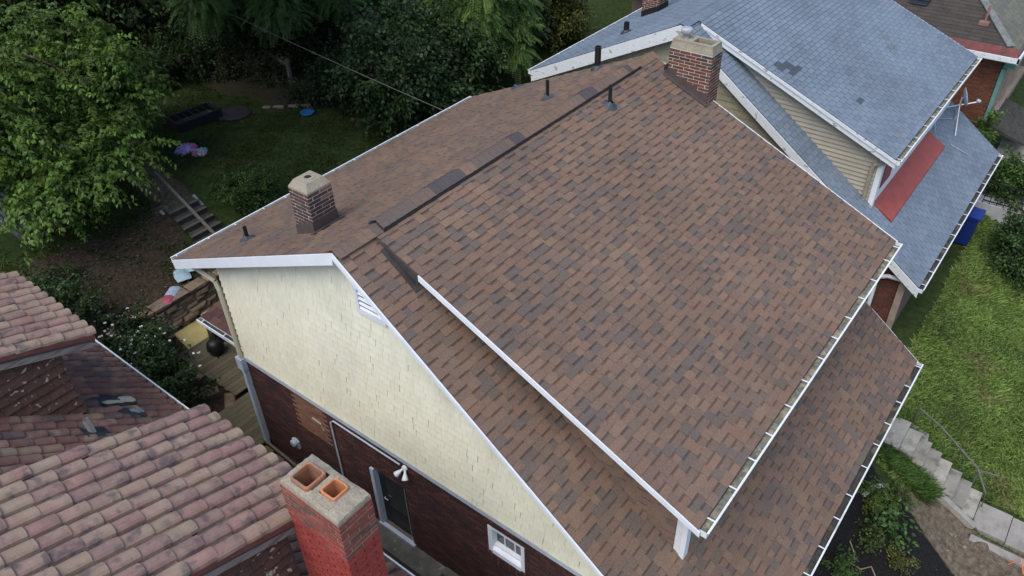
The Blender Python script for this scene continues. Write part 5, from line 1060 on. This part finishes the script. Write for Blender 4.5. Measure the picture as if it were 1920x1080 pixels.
tree('dark_shrub', 'low dark shrub along the fence line beyond the lawn', F(12, 16.0), 0, .1, cloud((11.9, 16.2, -4.3), (1.0, 1.6, .6), 14, .6, 16), 12000, .13, (.022, .045, .016), cat='shrub')
ws = tree('flowering_shrub', 'dark green shrub with white flowers between the tile roof and the deck', F(-.2, 8.4), 0, .1, cloud((-.35, 8.3, -6.1), (.8, 2.3, .6), 40, .45, 17)+cloud((-1.1, 10.2, -5.2), (.9, 1.0, .5), 12, .45, 19), 38000, .085, (.03, .062, .02), cat='shrub')
n = 90; P_ = np.c_[rng.uniform(-1.0, .55, n), rng.uniform(6.3, 10.6, n), np.zeros(n)]; P_[:, 2] = -5.55-.12*(P_[:, 0]+.3)**2-.12*(P_[:, 1]-8.6)**2*.5+rng.uniform(-.25, .12, n); Q = []
for k in range(4):
    an = k*math.pi/2+rng.uniform(0, 1, n); D = np.c_[np.cos(an), np.sin(an), .3*np.ones(n)]; D = unit(D); N_ = unit(np.c_[rng.normal(size=(n, 2))*.2, np.ones(n)]); N_ = unit(N_-D*(N_*D).sum(1)[:, None]); Q.append(leafquads(P_, D, N_, np.full(n, .05), np.full(n, .045)))
fo = link('blossom', quadmesh('blossom', np.concatenate(Q)-np.array(wl(ws)), np.full((4*n, 3), .75), m_leaf), ws, wl(ws)); fo['kind'] = 'stuff'
tree('dark_shrub', 'dark leafy shrub at the right edge beyond the lawn', F(19.9, -7.4), 0, .1, cloud((19.7, -7.7, -7.7), (1.5, .7, .7), 30, .42, 20), 26000, .10, (.04, .08, .024), cat='shrub')
tree('leafy_shrub', 'bright green climbing shrub over the porch railing', F(21.9, -6.6), 0, .1, cloud((21.8, -6.6, -6.7), (.9, .5, .5), 14, .38, 21), 9000, .1, (.055, .11, .02), cat='shrub')
tree('leafy_shrub', 'small bright weed growing by the teal downspout', F(23.2, -5.2), 0, .1, cloud((23.2, -5.2, -6.0), (.25, .25, .4), 5, .22, 22), 900, .1, (.07, .13, .02), cat='plant')
pl = [((7.55, -7.1), .32, .30, (.075, .12, .02), 'yellow green feathery plant nearest the white drain pipe'), ((7.35, -7.55), .30, .22, (.06, .13, .03), 'broad leaved bright green plant in the mulch bed'), ((6.75, -7.35), .42, .36, (.055, .085, .02), 'largest bushy olive plant in the mulch bed'), ((6.75, -7.95), .28, .2, (.09, .10, .025), 'thin yellowing plant at the mulch edge'), ((5.45, -7.15), .35, .3, (.06, .11, .025), 'green plant at the bottom edge beside the gutter'), ((8.15, -7.45), .25, .22, (.08, .11, .03), 'small green weed where the mulch meets the dirt')]
for i, ((x, y), r_, hh, cc, lb) in enumerate(pl):
    tree('garden_plant', lb, F(x, y), 0, .1, cloud(F(x, y, hh*.7), (r_*.55, r_*.55, hh*.45), 9, r_*.36, 30+i), 1100 if i != 1 else 350, .06 if i != 1 else .13, cc, group='plants in the mulch bed', cat='plant')
def grass(name, n, xr, yr, lo, hi, col, test, dryc=False):
    x = rng.uniform(*xr, n); y = rng.uniform(*yr, n); k = test(x, y); x, y = x[k], y[k]; n = len(x); P_ = np.c_[x, y, hn(x, y)-.01]
    cl = .5+.5*wob(x, y, .9); D = unit(np.c_[rng.normal(size=(n, 2))*.6+np.c_[np.sin(x*1.9+y*1.3), np.cos(y*2.1-x)]*.15, np.ones(n)]); sd_ = unit(np.c_[rng.normal(size=(n, 2)), np.zeros(n)]); N_ = unit(np.cross(D, sd_))
    L_ = rng.uniform(lo, hi, n)*(.7+.5*cl); S = unit(np.cross(D, N_)); w = (.006+.008*rng.random(n))[:, None]; tip = P_+D*L_[:, None]; bend = np.c_[D[:, :2], -np.ones(n)*.4]*(L_*.35)[:, None]
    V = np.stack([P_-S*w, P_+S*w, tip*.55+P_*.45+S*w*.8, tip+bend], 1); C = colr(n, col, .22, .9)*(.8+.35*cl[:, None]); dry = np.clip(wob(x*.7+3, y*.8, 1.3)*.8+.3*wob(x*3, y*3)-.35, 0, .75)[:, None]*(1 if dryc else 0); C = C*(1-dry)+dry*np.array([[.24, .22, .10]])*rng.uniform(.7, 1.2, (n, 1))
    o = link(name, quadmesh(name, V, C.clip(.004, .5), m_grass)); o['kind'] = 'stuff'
def lawn_ok(x, y):
    d, mu = masks(x, y); return (d < .45) & (mu < .45) & ~((x > 9.1) & (x < 10.25) & (y > -13) & (y < -5.3)) & ~((x > 12.3) & (y > -6.3))
grass('lawn_grass', 210000, (8.6, 21.5), (-12, -5.7), .05, .17, (.18, .27, .072), lawn_ok, True)
grass('tall_grass', 7000, (8.8, 9.35), (-8.2, -6.8), .12, .26, (.075, .15, .04), lambda x, y: np.abs(y+7.45+(x-9)*.3) < .65)
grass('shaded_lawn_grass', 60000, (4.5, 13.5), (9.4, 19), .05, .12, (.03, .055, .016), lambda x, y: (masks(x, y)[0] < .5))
# litter of dry leaves on the bare rear bank
n = 420; x = rng.uniform(-1.5, 3, n); y = rng.uniform(8.8, 12, n); k = ~((x > .3) & (y < 9.1)); x, y = x[k], y[k]; n = len(x); D = unit(np.c_[rng.normal(size=(n, 2)), rng.uniform(-.1, .3, n)]); N_ = np.tile([[0, 0, 1.]], (n, 1)); N_ = unit(N_-D*(N_*D).sum(1)[:, None])
o = link('leaf_litter', quadmesh('leaf_litter', leafquads(np.c_[x, y, hn(x, y)+.045], D, N_, rng.uniform(.04, .11, n), rng.uniform(.03, .07, n)), colr(n, (.13, .10, .06), .4, .2), m_leaf)); o['kind'] = 'stuff'

tree('low_shrub', 'low bright green mound of shrub beside the garden stairs', F(4.9, 10.6), 0, .1, cloud((5.0, 10.5, -5.0), (.75, .7, .25), 14, .35, 61), 9000, .07, (.045, .09, .02), cat='shrub')
grass('bank_weeds', 9000, (-2.2, 3.0), (8.9, 13.0), .05, .2, (.036, .07, .02), lambda x, y: (wob(x*1.6, y*1.6, 1.0)+.35*wob(x*4, y*4)+.25*(y-10.6) > -.05) & ~((x > .3) & (y < 9.25)))
grass('step_edge_grass', 3500, (10.22, 10.55), (-9.3, -6.2), .08, .2, (.085, .165, .04), lambda x, y: x > 0)
grass('walk_weeds', 2500, (9.0, 10.2), (-12.5, -9.0), .05, .14, (.09, .16, .035), lambda x, y: (np.abs(x-9.2) < .1) | (np.abs(y+9.76) < .04) & (x < 9.7))

tree('dark_shrub', 'tangled dark brush around the broken rail fence', F(10.4, 16.3), 0, .1, cloud((10.2, 16.6, -4.4), (1.0, 1.7, .35), 26, .45, 63), 12000, .1, (.05, .062, .026), cat='shrub')
tree('dark_shrub', 'dark brush at the far end of the rear lawn under the hanging fronds', F(8.4, 18.8), 0, .1, cloud((8.2, 18.8, -4.1), (2.0, 1.2, .6), 26, .55, 64), 16000, .12, (.03, .062, .02), cat='shrub')
